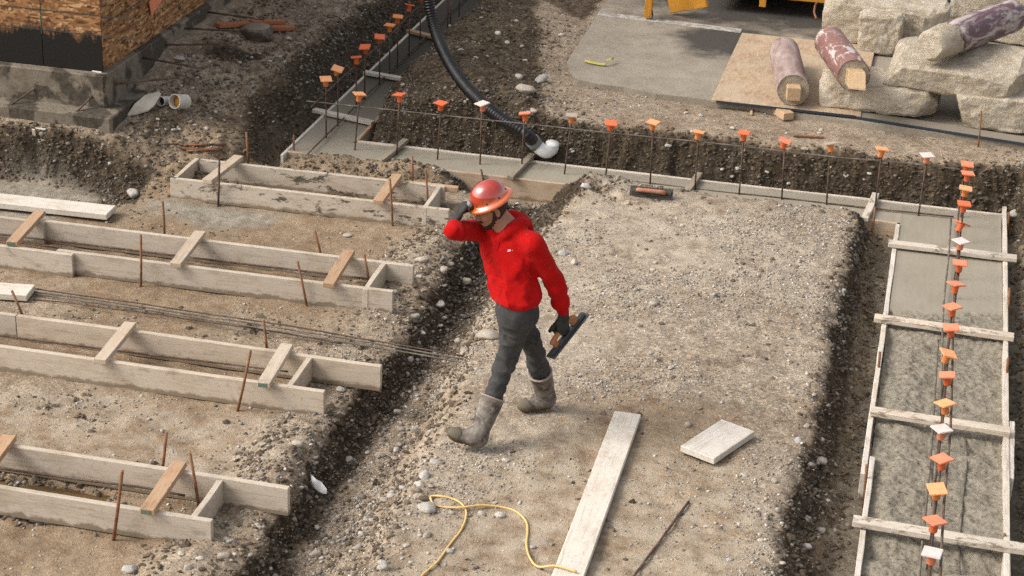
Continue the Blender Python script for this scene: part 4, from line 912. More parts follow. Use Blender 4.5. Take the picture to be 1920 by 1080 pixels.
def prism(name, poly, z0, z1, mat):
    bm = bmesh.new(); b = [bm.verts.new((p[0], p[1], z0)) for p in poly]; t = [bm.verts.new((p[0], p[1], z1)) for p in poly]; n = len(poly)
    bm.faces.new(t); bm.faces.new(b[::-1])
    for i in range(n): bm.faces.new((b[i], b[(i+1) % n], t[(i+1) % n], t[i]))
    bmesh.ops.recalc_face_normals(bm, faces=bm.faces)
    me = bpy.data.meshes.new(name); bm.to_mesh(me); bm.free(); return link(name, me, mat)
ap = [P(x, y, ZA) for x, y in ((1120, 27), (1062, 117), (1072, 140), (1085, 150), (1125, 158), (1170, 163), (1230, 176), (1290, 182), (1340, 189), (1420, 200), (1500, 212), (1640, 233), (1800, 254), (1920, 272), (2100, 300))]
ap += [np.array([8, 17, 0]), np.array([8, 60, 0]), np.array([-3.45, 60, 0])]
tag(prism('asphalt_road', ap, 0.2, ZA, M['asphalt']), 'dusty asphalt pavement with dark wet stains and painted shade by the machine', None, None, 'structure')
M['line'] = (lambda n: n.done(n.mix(n.ramp(n.noise(n.pos(), 16, 5, .75), [(.40, 0.0), (.62, 1.0)]), (0.20, 0.18, 0.15), (0.47, 0.44, 0.39))))(NB('worn_line_paint', 0.9, 0.2))
lp = [P(1123, 22, ZA), P(1391, 55, ZA), P(1388, 62, ZA), P(1120, 29, ZA)]
tag(prism('painted_line', lp, ZA+.001, ZA+.004, M['line']), 'worn pale line across the asphalt', None, None, 'structure')

# ------------------------------------------------------------------ wood clad building on its concrete foundation
WY, WX, OY, OX, FY, FX = 14.84, -6.95, 14.93, -7.01, 14.62, -6.80
zw = float(PY(150, 138, WY)[2]); zf = float(PY(120, 211, FY)[2])
bl = empty('building', (-8, 15, .3), 'corner of a building clad in orange strand board on a stained concrete foundation', 'building')
def wbox(name, x0, x1, y0, y1, z0, z1, mat, parent, bevel=.008, cuts=0, rough=0):
    return box(name, ((x0+x1)/2, (y0+y1)/2, (z0+z1)/2), (1, 0, 0), (0, 0, 1), (x1-x0, y1-y0, z1-z0), mat, parent, bevel, 0, cuts, rough)
M['foundation_stained'] = (lambda n: n.done(n.mix(n.ramp(n.noise(n.pos(), 3.4, 4, .55, .3), [(.48, 0.0), (.53, 1.0)]), n.ramp(n.noise(n.pos(), 9, 6, .7), [(.3, (0.12, 0.098, 0.070)), (.7, (0.235, 0.20, 0.155))]),
     n.ramp(n.noise(n.pos(), 20, 4, .7), [(.3, (0.040, 0.032, 0.023)), (.7, (0.10, 0.083, 0.062))])), None, n.bump(n.noise(n.pos(), 25, 6, .75), .6, .012)))(NB('damp_stained_concrete', 0.85, 0.2))
wbox('foundation_wall', -14, WX, WY, 27, -.2, zw, M['foundation_stained'], bl, .012)
wbox('footing', -14, FX, FY, 15.45, -.35, zf, M['foundation_stained'], bl, .015, 30, .005)
def panel(name, u0, u1, z0, z1, face, mat):
    th = .012
    if face == 'front': c = ((u0+u1)/2, OY+th/2, (z0+z1)/2); xd = (1, 0, 0); zd = (0, -1, 0)
    else: c = (OX-th/2, (u0+u1)/2, (z0+z1)/2); xd = (0, 1, 0); zd = (1, 0, 0)
    return box(name, c, xd, zd, (u1-u0, z1-z0, th), mat, bl, .002)
x78 = float(PY(78, 60, OY)[0])
panel('osb_panel', x78+.003, OX+.012, zw+.004, zw+1.22, 'front', M['osb_tar'])
panel('osb_panel', x78-2.44, x78-.003, zw+.004, zw+1.22, 'front', M['osb_tar'])
panel('osb_panel', x78-1.2, OX+.012, zw+1.226, zw+2.44, 'front', M['osb'])
for k in range(4): panel('osb_panel', OY+.012+2.44*k, OY+.006+2.44*(k+1), zw+.004, zw+1.22, 'side', M['osb'])
for k in range(4): panel('osb_panel', OY+.012+2.44*k, OY+.006+2.44*(k+1), zw+1.226, zw+2.44, 'side', M['osb'])
wbox('frame_core', -14, OX-.02, OY+.02, 27, zw, zw+2.6, M['osb'], bl, 0)
M['chalk'] = mat_plain('dark_chalk', (0.05, 0.05, 0.045), .9)
for za_, nm in (((0, 10), 'f'), ((0, 47), 'f')):
    z0 = float(PY(*za_, OY)[2]); box('snap_line', ((-8.5+OX)/2-.2, OY-.0015, z0), (1, 0, 0), (0, -1, 0), (2.6, .008, .003), M['chalk'], bl, 0)
for k in (0.42, 0.72): box('snap_line', (OX+.0015, 19, zw+k), (0, 1, 0), (1, 0, 0), (8, .008, .003), M['chalk'], bl, 0)
box('snap_line', (x78, OY-.0015, zw+.75), (0, 0, 1), (0, -1, 0), (.9, .008, .003), mat_plain('green_chalk', (0.03, 0.09, 0.06), .9), bl, 0)
for a, b, l in (((72, 162), (16, 199), 'bent dark bar poking out of the left part of the foundation front'), ((178, 176), (138, 215), 'pale bar poking out of the foundation front near its corner')):
    p = PY(*a, WY+.03); q = PY(*b, FY+.03); rebar('wall_dowel', [p, (p+q)/2, q], l, .009, 'rebar', 'bars sticking out of the foundation')
for i, (a, b) in enumerate((((210, 158), (335, 145)), ((262, 107), (383, 129)), ((303, 84), (413, 83)), ((340, 53), (450, 58)), ((385, 22), (495, 37)))):
    p = PX(*a, WX-.03); q = P(*b, p[2]+(.0)); g_ = hgt(q[0], q[1]); q[2] = max(q[2], g_+.02)
    rebar('wall_dowel', [p, (p+q)/2, q], f'dark bar sticking out of the side of the foundation, {ORD[i]} from its corner', .010, 'rebar', 'bars sticking out of the foundation')
o = box('wood_sliver', PY(180, 136, WY-.01)+np.array([0, .02, .0]), (1, 0, -.05), (0, 0, 1), (.09, .02, .012), M['plank']); tag(o, 'pale wood sliver on the foundation ledge at the building corner', 'wood scrap')
o = box('orange_board', PX(292, 2, OX+.02), (0, 1, .3), (1, 0, 0), (.28, .14, .012), CAPC['coral']); tag(o, 'orange board scrap against the side cladding at the top edge', 'board')

# ------------------------------------------------------------------ pipes, drain sheet and ring in the rubble by the building
M['pvc'] = mat_plain('dirty_white_pvc', (0.58, 0.55, 0.49), .5, .4, .2, 10, 0, .5, (0.25, 0.20, 0.14))
M['dark'] = mat_plain('dark_inside', (0.03, 0.025, 0.02), .9); M['amber'] = mat_plain('amber_plug', (0.42, 0.19, 0.03), .7, .3, .7, 18, .3)
def pipe(px, py, r, L, label, zc, dirv, inner):
    c = Vector(P(px, py, zc)); d = Vector(dirv).normalized(); e = empty('pipe_stub', c, label, 'pipe')
    prof = [(r, 0), (r, -L), (r*.86, -L), (r*.86, -.006), (r*.90, 0.0)]
    n = 20; V = [(rr_*math.cos(2*math.pi*k/n), rr_*math.sin(2*math.pi*k/n), z) for rr_, z in prof for k in range(n)]; F = []
    for i in range(5):
        j = (i+1) % 5
        for k in range(n): F.append((i*n+k, j*n+k, j*n+(k+1) % n, i*n+(k+1) % n))
    me = bpy.data.meshes.new('pipe_wall'); me.from_pydata(V, [], F); me.update()
    R = d.to_track_quat('Z', 'Y').to_matrix().to_4x4()
    link('pipe_wall', me, M['pvc'], e, Matrix.Translation(c) @ R)
    pl = lathe('plug', [(r*.85, -.09), (r*.85, -.055), (r*.3, -.05)], 20); link('plug', pl, inner, e, Matrix.Translation(c) @ R)
pipe(301, 190, .045, .12, 'narrow white pipe end with dark opening beside a wider pipe', .42, (-.15, -.9, .22), M['dark'])
pipe(327, 190, .068, .15, 'wide white pipe end with amber inside in the rubble by the building', .45, (-.32, -.85, .25), M['amber'])
def slab_poly(name, pts, t, mat, label, cat, sub=0):
    bm = bmesh.new(); v = [bm.verts.new(p) for p in pts]; bm.faces.new(v); bmesh.ops.triangulate(bm, faces=bm.faces)
    r = bmesh.ops.extrude_face_region(bm, geom=list(bm.faces)); bmesh.ops.translate(bm, vec=(0, 0, -t), verts=[g for g in r['geom'] if isinstance(g, bmesh.types.BMVert)])
    bmesh.ops.recalc_face_normals(bm, faces=bm.faces); me = bpy.data.meshes.new(name); bm.to_mesh(me); bm.free()
    return tag(link(name, me, mat), label, cat)
M['white_sheet'] = mat_plain('dusty_white_sheet', (0.52, 0.47, 0.39), .8, .2, .2, 5, .1, .6, (0.24, 0.19, 0.13))
slab_poly('plaster_sheet', [P(238, 216, .36), P(252, 195, .44), P(272, 178, .48), P(298, 171, .50), P(302, 176, .48), P(290, 196, .42), P(278, 206, .38), P(255, 213, .36)], .012, M['white_sheet'], 'whitish sheet lying against the dirt left of the white pipes', 'sheet')
c = on_ground(481, 66, .35); e = empty('iron_ring', c, 'round rusty iron lid riser standing in the dirt near the building', 'manhole')
M['iron'] = mat_rust('old_iron', (0.05, 0.04, 0.032), (0.10, 0.062, 0.04), .6, dirt=.8)
link('riser', lathe('riser', [(.165, -.06), (.168, .075), (.160, .085), (.14, .087)], 28), M['iron'], e, Matrix.Translation(Vector(c)))
link('lid', lathe('lid', [(.138, .0872), (.138, .093), (.06, .100), (.001, .100)], 28), mat_plain('dusty_lid', (0.27, 0.235, 0.185), .9, .2, .5, 20, .5), e, Matrix.Translation(Vector(c)))
M['orange_wood'] = mat_plain('orange_red_stained_wood', (0.40, 0.145, 0.065), .8, .2, .4, 9, .2, .35)
for (a, b, l) in (((407, 53), (470, 50), 'orange timber left behind the round iron ring'), ((470, 47), (532, 46), 'orange timber behind the round iron ring on the right'), ((500, 58), (553, 57), 'orange timber offcut just right of the round iron ring')):
    p, q = on_ground(*a, .35), on_ground(*b, .35); m_ = (p+q)/2; m_[2] += .03
    tag(box('timber_offcut', m_, q-p, (0, 0, 1), (float(np.linalg.norm(q-p)), .09, .038), M['orange_wood'], None, .003, .002, 2), l, 'timber')
p = on_ground(66, 247, .33); q = P(71, 276, .12)
tag(box('wood_sliver', (p+q)/2+np.array([0, -.03, .02]), q-p, (0, -1, .5), (.2, .03, .012), M['plank'], None, .002), 'pale wood splinter hanging down the face of the dark pit', 'wood scrap')
p = on_ground(73, 243, .33); tag(box('wood_sliver', p+np.array([0, 0, .012]), (1, -.1, 0), (0, 0, 1), (.14, .03, .012), M['plank'], None, .002), 'pale flat wood splinter on the edge of the dark pit', 'wood scrap')

# ------------------------------------------------------------------ rubble blocks and piers
def rubble(label, fl, fr, z0, h, depth, seed, tilt=(0, 0), lump=0.03):
    a, b = Vector(P(*fl, z0)), Vector(P(*fr, z0)); xd = (b-a); L = xd.length; xd.normalize(); yd = Vector((-xd.y, xd.x, 0))
    bm = bmesh.new(); bmesh.ops.create_cube(bm, size=2); bmesh.ops.subdivide_edges(bm, edges=bm.edges, cuts=24, use_grid_fill=True)
    co = np.array([v.co[:] for v in bm.verts]); dims = np.array([L/2, depth/2, h/2]); p = co*dims
    # round and chip the arrises
    d_edge = np.sort((1-np.abs(co))*dims, axis=1); near = d_edge[:, 1]
    ch = 0.018+0.040*np.clip(vnoise(p*5+seed*7, seed), 0, 1)+0.04*np.clip(vnoise(p*2+seed, seed+4), 0, 1)
    k = np.clip(1-near/ch, 0, 1)**1.5; p = p*(1-(k*ch*0.5)[:, None]/dims*np.minimum(1, np.abs(co)))
    rb = np.random.default_rng(seed)
    for _ in range(14):                      # broken corners and split faces
        nn = rb.normal(size=3)*np.array([1, 1, .8]); nn /= np.linalg.norm(nn); sup = np.abs(nn)@dims; lim = sup*rb.uniform(.76, .95); t = p@nn; p = p-np.clip(t-lim, 0, None)[:, None]*nn*.92
    n1 = np.stack([vnoise(p*2.2+seed*3+q*11, seed+q) for q in range(3)], -1); n2 = np.stack([vnoise(p*9+seed*3+q*11, seed+q+7) for q in range(3)], -1); n3 = np.stack([vnoise(p*26+q*11, seed+q+17) for q in range(3)], -1)
    p = p+n1*lump*.4+n2*0.011+n3*0.007
    for v, q in zip(bm.verts, p): v.co = q
    me = bpy.data.meshes.new('rubble_block'); bm.to_mesh(me); bm.free()
    c = a+xd*(L/2)+yd*(depth/2); c.z = z0+h/2
    R = frame(xd, zd=(0, 0, 1)).to_4x4() @ Matrix.Rotation(tilt[0], 4, 'X') @ Matrix.Rotation(tilt[1], 4, 'Y')
    return tag(link('rubble_block', me, M['rubble'], None, Matrix.Translation(c) @ R), label, 'concrete block', 'broken concrete blocks piled at the pavement edge')
rubble('upright concrete block at the back between the yellow machine and the tall pile', (1536, 78), (1762, 108), .39, .46, .7, 2, (0, 0), .03)
rubble('rough lump of concrete leaning on the front of the rear block', (1604, 97), (1684, 107), .40, .42, .22, 12, (.05, 0), .03)
rubble('concrete block at the top edge behind the purple pier', (1772, 66), (2010, 100), .39, .52, .7, 3, (0, 0), .03)
rubble('low concrete block at the front carrying the red brown pier', (1516, 198), (1752, 228), .415, .27, .62, 4, (0.0, .0), .028)
rubble('flat broken slab on top of the pile under the purple pier', (1655, 158), (1912, 192), .70, .23, .95, 6, (.06, -.02), .028)
rubble('concrete block at the lower right under the slab by the right edge', (1786, 238), (2020, 262), .40, .34, .7, 8, (0, 0), .03)
M['tube'] = (lambda n: n.done(n.mix(n.ramp(n.noise(n.scl(n.obj(), (1, 1, .35)), 9, 6, .75, .8), [(.52, 0.0), (.60, 1.0)]), n.mix(n.noise(n.obj(), 5, 4), (0.16, 0.075, 0.065), (0.25, 0.125, 0.105)), (0.50, 0.45, 0.41)), None, n.bump(n.noise(n.obj(), 30, 4), .25, .004)))(NB('scuffed_paper_tube', 0.6, 0.35))
M['tube_dusty'] = (lambda n: n.done(n.mix(n.ramp(n.noise(n.scl(n.obj(), (1, 1, .3)), 8, 6, .75, .6), [(.38, 0.1), (.62, .85)]), (0.20, 0.115, 0.10), (0.40, 0.335, 0.30)), None, n.bump(n.noise(n.obj(), 30, 4), .25, .004)))(NB('dusty_paper_tube', 0.7, 0.3))
M['tube_purple'] = (lambda n: n.done(n.mix(n.ramp(n.noise(n.scl(n.obj(), (1, 1, .35)), 8, 6, .75, .8), [(.47, 0.0), (.58, 1.0)]), (0.115, 0.062, 0.078), (0.42, 0.36, 0.325)), None, n.bump(n.noise(n.obj(), 30, 4), .25, .004)))(NB('scuffed_purple_tube', 0.6, 0.35))
M['post'] = mat_lumber('post_wood', (0.44, 0.29, 0.15), (0.24, 0.14, 0.06), (0.52, 0.46, 0.36), .35, knots=False)
def pier(label, back, front, r, tubemat, t0=0.0, post=None, over=0.0):
    """cylinder pier lying down from back to front; t0: where the paper tube starts; over: bare core beyond the front of it"""
    a, b = Vector(back), Vector(front); d = b-a; L = d.length; R = d.to_track_quat('Z', 'Y').to_matrix().to_4x4(); Mt = Matrix.Translation(a) @ R
    e = empty('round_pier', (a+b)/2, label, 'pier', 'round piers lying on the rubble')
    n = 30; zs = np.linspace(0, L, 30); V, F = [], []
    sd = len(label)
    for i, z in enumerate(zs):
        for k in range(n):
            an = 2*math.pi*k/n; q = r*.955
            V.append((q*math.cos(an), q*math.sin(an), z))
    V = np.array(V); nn = vnoise(V*14+sd, sd)*.010+vnoise(V*40+sd, sd+1)*.005; bare = ((V[:, 2] > L-over) | (V[:, 2] < .02)).astype(float)
    endk = np.clip((V[:, 2]-(L-.09))/.09, 0, 1) if over else 0
    V[:, :2] *= (1+(nn/r)*(.3+1.2*bare)-0.22*endk**2)[:, None]
    for i in range(len(zs)-1):
        for k in range(n): F.append((i*n+k, i*n+(k+1) % n, (i+1)*n+(k+1) % n, (i+1)*n+k))
    F += [tuple(range(n))[::-1], tuple(range((len(zs)-1)*n, len(zs)*n))]
    me = bpy.data.meshes.new('concrete_core'); me.from_pydata([tuple(v) for v in V], [], F)
    for p in me.polygons: p.use_smooth = len(p.vertices) == 4
    link('concrete_core', me, M['rubble'], e, Mt)
    # tube: ragged at both ends, open shell with thickness
    V, F = [], []; zs = np.linspace(t0, L-over+.012, 24)
    for rad in (r, r-.006):
        for i, z in enumerate(zs):
            for k in range(n):
                an = 2*math.pi*k/n; zz = z
                if i == len(zs)-1: zz += (.05 if over else .012)*math.sin(an*2+1)*math.sin(an*3.3)+(.06*math.cos(an-1.2) if over else 0)
                if i == 0: zz += .01*math.sin(an*5)
                V.append((rad*math.cos(an), rad*math.sin(an), zz))
    m_ = n*len(zs)
    for i in range(len(zs)-1):
        for k in range(n):
            k2 = (k+1) % n; F.append((i*n+k, i*n+k2, (i+1)*n+k2, (i+1)*n+k)); F.append((m_+i*n+k2, m_+i*n+k, m_+(i+1)*n+k, m_+(i+1)*n+k2))
    for k in range(n):
        k2 = (k+1) % n; i = (len(zs)-1)*n; F.append((i+k, i+k2, m_+i+k2, m_+i+k)); F.append((k2, k, m_+k, m_+k2))
    me = bpy.data.meshes.new('paper_tube'); me.from_pydata(V, [], F)
    for p in me.polygons: p.use_smooth = True
    link('paper_tube', me, tubemat, e, Mt)
    if post:
        w_, ext, broken = post; f = d.normalized(); c = b+f*(ext/2-.05)+Vector((0, 0, -.01))
        me = box_mesh('post_stub', ext+.1, w_, w_, .006, 0, 5, 4)
        if broken:
            for v in me.vertices:
                if v.co.x > ext/2-.02: v.co.x += .06*math.sin(v.co.y*60+1)*math.cos(v.co.z*45)+.04*(1 if v.co.z < 0 else -1)
        link('post_stub', me, M['post'], e, Matrix.Translation(c) @ frame(f, zd=(0, 0, 1)).to_4x4())
pier('dusty mauve pier with a sawn square post end lying on the strand board', P(1470, 97, .57), P(1487, 168, .57), .15, M['tube_dusty'], 0, (.13, .12, False))
pier('scuffed red brown pier with a splintered post end resting on the low block', P(1556, 78, .80), P(1601, 141, .86), .15, M['tube'], 0, (.15, .15, True))
pier('purple pier with a bare broken concrete end on top of the slab', P(1897, 30, 1.11), P(1742, 87, 1.11), .16, M['tube_purple'], 0, None, .42)
drum = empty('blue_drum', P(1766, 40, .4)+np.array([.25, 1.1, 0]), 'blue drum just visible between the two rear concrete blocks', 'drum')
M['blue'] = mat_plain('faded_blue_plastic', (0.12, 0.24, 0.36), .5)
link('shell', lathe('shell', [(.27, 0), (.29, .03), (.29, .3), (.30, .32), (.29, .34), (.29, .85), (.27, .9)], 24), M['blue'], drum, Matrix.Translation(drum.location))
link('lid', lathe('lid', [(.28, .9), (.28, .93), (.02, .935)], 24), M['blue'], drum, Matrix.Translation(drum.location))
for p, q, w_, t_, l, mt in (((1358, 191), (1405, 206), .05, .03, 'reddish stick lying below the corner of the dusty board', 'stake'), ((1413, 193), (1408, 218), .025, .02, 'pale splinter standing against the edge of the dusty board', 'post'), ((1440, 203), (1478, 228), .11, .07, 'squarish wood offcut lying below the mauve pier', 'post'),
                           ((1488, 258), (1545, 260), .02, .02, 'thin brown stick lying in the dirt behind the capped back row', 'stake')):
    a, b = on_ground(*p, .35), on_ground(*q, .35); m_ = (a+b)/2; m_[2] += t_*.7
    tag(box('wood_offcut', m_, b-a, (0, 0, 1), (float(np.linalg.norm(b-a)), w_, t_), M[mt], None, .004, .003, 2), l, 'wood scrap')

# ------------------------------------------------------------------ yellow machine at the top edge
M['yellow'] = mat_plain('worn_yellow_paint', (0.56, 0.255, 0.022), .5, .4, .3, 9, 0, .4, (0.16, 0.10, 0.05)); M['tyre'] = mat_plain('dusty_rubber', (0.05, 0.042, 0.034), .85, .2, .3, 20, 0, .5)
b0 = P(1213, 36, ZA); ym = empty('yellow_trailer', (b0[0]+.8, b0[1]+1, ZA), 'yellow machine on a trailer standing on the asphalt at the top edge', 'machine')
box('outrigger_leg', b0+np.array([0, 0, .45]), (0, 0, 1), (0, -1, 0), (.86, .06, .06), M['yellow'], ym, .005)
box('leg_flange', b0+np.array([.035, 0, .45]), (0, 0, 1), (0, -1, 0), (.80, .03, .09), M['yellow'], ym, .004)
tube_obj('hook', spline([b0+np.array([.05, 0, .10]), b0+np.array([.06, -.01, .03]), b0+np.array([.03, -.02, .01])], 4), .008, M['rebar'], ym)
w0 = P(1266, 14, ZA); wl = lathe('wheel', [(.03, -.05), (.085, -.05), (.115, -.035), (.12, 0), (.115, .035), (.085, .05), (.03, .05)], 22)
link('wheel', wl, M['tyre'], ym, Matrix.Translation(Vector(w0)+Vector((0, .06, .11))) @ Matrix.Rotation(math.pi/2, 4, 'X'))
c0 = P(1256, 14, ZA+.07); c1 = P(1318, 4, ZA+.22)
box('drawbar', (c0+c1)/2+np.array([.02, -.02, .03]), c1-c0, (0, 0, 1), (float(np.linalg.norm(c1-c0))+.05, .05, .16), M['yellow'], ym, .006)
xa_, xb_ = float(P(1318, 0, .6)[0]), float(P(1560, 0, .6)[0])+.1
wbox('chassis', xa_, xb_, 20.32, 22.6, ZA+.20, ZA+.34, M['yellow'], ym)
wbox('engine_cover', xa_+.1, xb_-.1, 20.5, 22.5, ZA+.342, ZA+1.1, M['yellow'], ym)
l0 = P(1430, 9, ZA+.16); box('support_foot', l0+np.array([0, .0, .08]), (0, 0, 1), (0, -1, 0), (.2, .07, .05), M['yellow'], ym, .004)
for sx in (xa_+.35, xb_-.35):
    link('wheel', wl.copy(), M['tyre'], ym, Matrix.Translation(Vector((sx, 21.4, ZA+.22))) @ Matrix.Rotation(math.pi/2, 4, 'X') @ Matrix.Scale(1.9, 4))
hz_ = [P(1532, 3, .62), P(1528, 14, .55), P(1527, 24, .5), P(1531, 36, .45)]; tag(tube_obj('cable', spline(hz_, 5), .012, M['stake']), 'brown cable hanging beside the rear concrete block', 'cable')

# ------------------------------------------------------------------ corrugated hose, cord, strap, paper
hp = spline([P(1002, 268, .17), P(985, 250, .29), P(942, 224, .36), P(897, 187, .45), P(862, 148, .53), P(836, 105, .62), P(817, 60, .75), P(806, 15, .95), P(801, -30, 1.2), P(799, -90, 1.6)], 60)
ln = np.concatenate([[0], np.cumsum(np.linalg.norm(np.diff(hp, axis=0), axis=1))]); tt_ = np.arange(0, ln[-1], .0065)
hq = np.stack([np.interp(tt_, ln, hp[:, k]) for k in range(3)], -1)
hose = empty('drain_hose', hp[0], 'thick black corrugated hose ending in a white elbow in the ditch', 'hose')
M['hose'] = mat_plain('black_corrugated_plastic', (0.008, 0.008, 0.009), .42, .5, .3, 6, 0, .07, (0.16, 0.13, 0.10))
tube_obj('corrugated_pipe', hq, .0525+.0065*np.sin(tt_/.0312*2*math.pi), M['hose'], hose, 18)
M['white_pvc'] = mat_plain('white_pvc', (0.74, 0.73, 0.70), .35, .5, .1, 4, 0, .2)
e0 = Vector(hp[0]); dr = (Vector(hp[0])-Vector(hp[6])).normalized()
tube_obj('elbow', spline([e0-dr*.02, e0+dr*.05, Vector(P(1022, 284, .10)), Vector(P(1034, 279, .11)), Vector(P(1036, 268, .17))], 8), .062, M['white_pvc'], hose, 20)
tube_obj('coupling', [e0-dr*.05, e0, e0+dr*.035], .068, mat_plain('grey_rubber', (0.22, 0.215, 0.20), .6, .3, .3, 10), hose, 20)
cp = [(786, 1092), (794, 1080), (820, 1056), (843, 1024), (864, 997), (874, 971), (869, 952), (852, 939), (827, 933), (811, 935), (807, 941), (815, 949), (837, 954), (869, 958), (904, 954), (942, 954), (968, 962), (986, 980), (989, 1000), (987, 1024), (993, 1050), (1009, 1069), (1041, 1081), (1080, 1092)]
cq = np.array([on_ground(*p, .08) for p in cp]); cq[:, 2] = np.maximum(cq[:, 2], np.convolve(np.pad(cq[:, 2], 2, 'edge'), np.ones(5)/5, 'valid'))+.010; cq[13:15, 2] += .014
for i in (-3, -2, -1): cq[i, 2] = (.12, .168, .168)[i+3]
tag(tube_obj('extension_cord', spline(cq, 8), .0068, mat_plain('yellow_cord', (0.66, 0.45, 0.17), .5, .4, .15, 8)), 'yellow extension cord looping over the dirt at the bottom', 'cord')
sp_ = [(1096, 115), (1107, 118), (1122, 121), (1133, 122), (1137, 115), (1146, 111), (1150, 112), (1147, 120)]
zs_ = [.392, .40, .395, .40, .43, .44, .42, .392]
bm = bmesh.new(); prev = None
for (x_, y_), z_ in zip(sp_, zs_):
    q = Vector(P(x_, y_, z_)); a = bm.verts.new(q); b = bm.verts.new(q+Vector((0.0, .036, .008)))
    if prev: bm.faces.new((prev[0], a, b, prev[1]))
    prev = (a, b)
r_ = bmesh.ops.extrude_face_region(bm, geom=list(bm.faces)); bmesh.ops.translate(bm, vec=(0, 0, -.004), verts=[g for g in r_['geom'] if isinstance(g, bmesh.types.BMVert)])
bmesh.ops.recalc_face_normals(bm, faces=bm.faces); me = bpy.data.meshes.new('strap'); bm.to_mesh(me); bm.free()
tag(link('strap', me, mat_plain('yellow_webbing', (0.44, 0.39, 0.09), .8)), 'crumpled yellow strap lying on the asphalt', 'strap')
g = on_ground(598, 908, -.2)
pts = [((583, 889), .10), ((592, 898), .11), ((602, 903), .09), ((613, 917), .05), ((612, 926), .02), ((601, 923), .03), ((590, 915), .05), ((583, 907), .06)]
slab_poly('paper_scrap', [P(*p, g[2]+h_) for p, h_ in pts], .004, mat_plain('white_paper', (0.72, 0.72, 0.71), .7, .2, .06, 6), 'creased white paper scrap lying in the dark gully', 'paper')

M['muddy_water'] = (lambda n: n.done(n.mix(n.ramp(n.noise(n.pos(), 6, 4), [(.35, 0.0), (.65, 1.0)]), (0.10, 0.060, 0.025), (0.17, 0.11, 0.055)), .12, n.bump(n.noise(n.pos(), 9, 2), .04, .004)))(NB('muddy_water', 0.12, 0.5))
tag(prism('muddy_water', [(-7.4, 9.0), (-4.45, 9.0), (-4.45, 9.435), (-7.4, 9.435)], -.5, -.088, M['muddy_water']), 'shallow muddy brown water between the boards of the nearest form', None, None, 'structure')
# ------------------------------------------------------------------ hand floats
M['float_metal'] = mat_plain('cement_dulled_black_metal', (0.035, 0.037, 0.042), .38, .5, .4, 14, 0, .22, (0.20, 0.19, 0.17)); M['float_edge'] = mat_plain('scraped_blade', (0.055, 0.058, 0.063), .4, .5, .3, 20)
M['grip'] = mat_plain('varnished_handle_wood', (0.40, 0.155, 0.055), .45, .4, .35, 10, 0, .15); M['old_float'] = mat_plain('cement_crusted_black', (0.055, 0.052, 0.045), .8, .2, .4, 14, .3, .35); M['old_grip'] = mat_plain('dusty_red_handle', (0.40, 0.15, 0.085), .7, .3, .3, 14, 0, .55, (0.40, 0.34, 0.27))
def hand_float(c, xd, nd, label, blade, edge, grip, L=.40, name='hand_float'):
    """flat blade with a spine and a wooden loop handle; nd: the handle side"""
    e = empty(name, c, label, 'float'); R = Matrix.Translation(Vector(c)) @ frame(xd, zd=nd).to_4x4()
    def pc(nm, dims, off, mat, bev=.002, cuts=0): link(nm, box_mesh(nm, *dims, bevel=bev, cuts=cuts), mat, e, R @ Matrix.Translation(Vector(off)))
    pc('blade', (L, .092, .006), (0, 0, 0), edge); pc('spine', (L*.93, .034, .012), (0, .006, .0095), blade, .004)
    pc('spine_rib', (L*.90, .008, .012), (0, -.020, .0095), blade)
    V, F = tube_np(spline([(-.115, 0, .046), (-.105, 0, .058), (-.06, 0, .064), (0, 0, .066), (.06, 0, .064), (.095, 0, .060), (.112, 0, .046), (.108, 0, .030), (.09, 0, .020)], 5), .0175, 10)
    me = bpy.data.meshes.new('handle'); me.from_pydata([tuple(v) for v in V], [], [tuple(dict.fromkeys(f)) for f in F])
    for p_ in me.polygons: p_.use_smooth = True
    link('handle', me, grip, e, R @ Matrix.Translation(Vector((0, .006, 0))))
    for x_ in (-.10, .085): pc('handle_post', (.040, .030, .046), (x_, .006, .036), grip, .006)
    return e
g = on_ground(1220, 372, .14)
hand_float((g[0], g[1]+.02, g[2]+.045), (1, .04, 0), (0, -1, .55), 'old crusted hand float with a reddish handle lying on the platform edge', M['old_float'], M['old_float'], M['old_grip'], .37)
# ------------------------------------------------------------------ the worker: distance fields meshed with surface nets
def V3(*a): return np.array(a, np.float32)
def cap(p, a, b, ra, rb):
    a = np.asarray(a, np.float32); b = np.asarray(b, np.float32); ba = b-a
    t = np.clip(((p-a)@ba)/(ba@ba), 0, 1); return np.linalg.norm(p-a-t[:, None]*ba, axis=1)-(ra+(rb-ra)*t)
def capel(p, a, b, ra, rb, axis, k):
    """capsule squeezed along axis by factor k (<1 thinner)"""
    ax = np.asarray(axis, np.float32); ax = ax/np.linalg.norm(ax); a = np.asarray(a, np.float32); b = np.asarray(b, np.float32)
    def sq(q): return q+np.outer(q@ax, ax)*(1/k-1) if q.ndim == 2 else q+ax*(q@ax)*(1/k-1)
    return cap(sq(p), sq(a), sq(b), ra, rb)*min(1, k*1.15)
def ell(p, c, R, r):
    q = (p-np.asarray(c, np.float32))@np.asarray(R, np.float32).T/np.asarray(r, np.float32)     # R rows are the axes
    l = np.linalg.norm(q, axis=1); g = np.linalg.norm(q/np.asarray(r, np.float32), axis=1)
    return l*(l-1)/np.maximum(g, 1e-6)
def smin(a, b, k):
    h = np.clip(.5+.5*(b-a)/k, 0, 1); return b*(1-h)+a*h-k*h*(1-h)
def smax(a, b, k): return -smin(-a, -b, k)
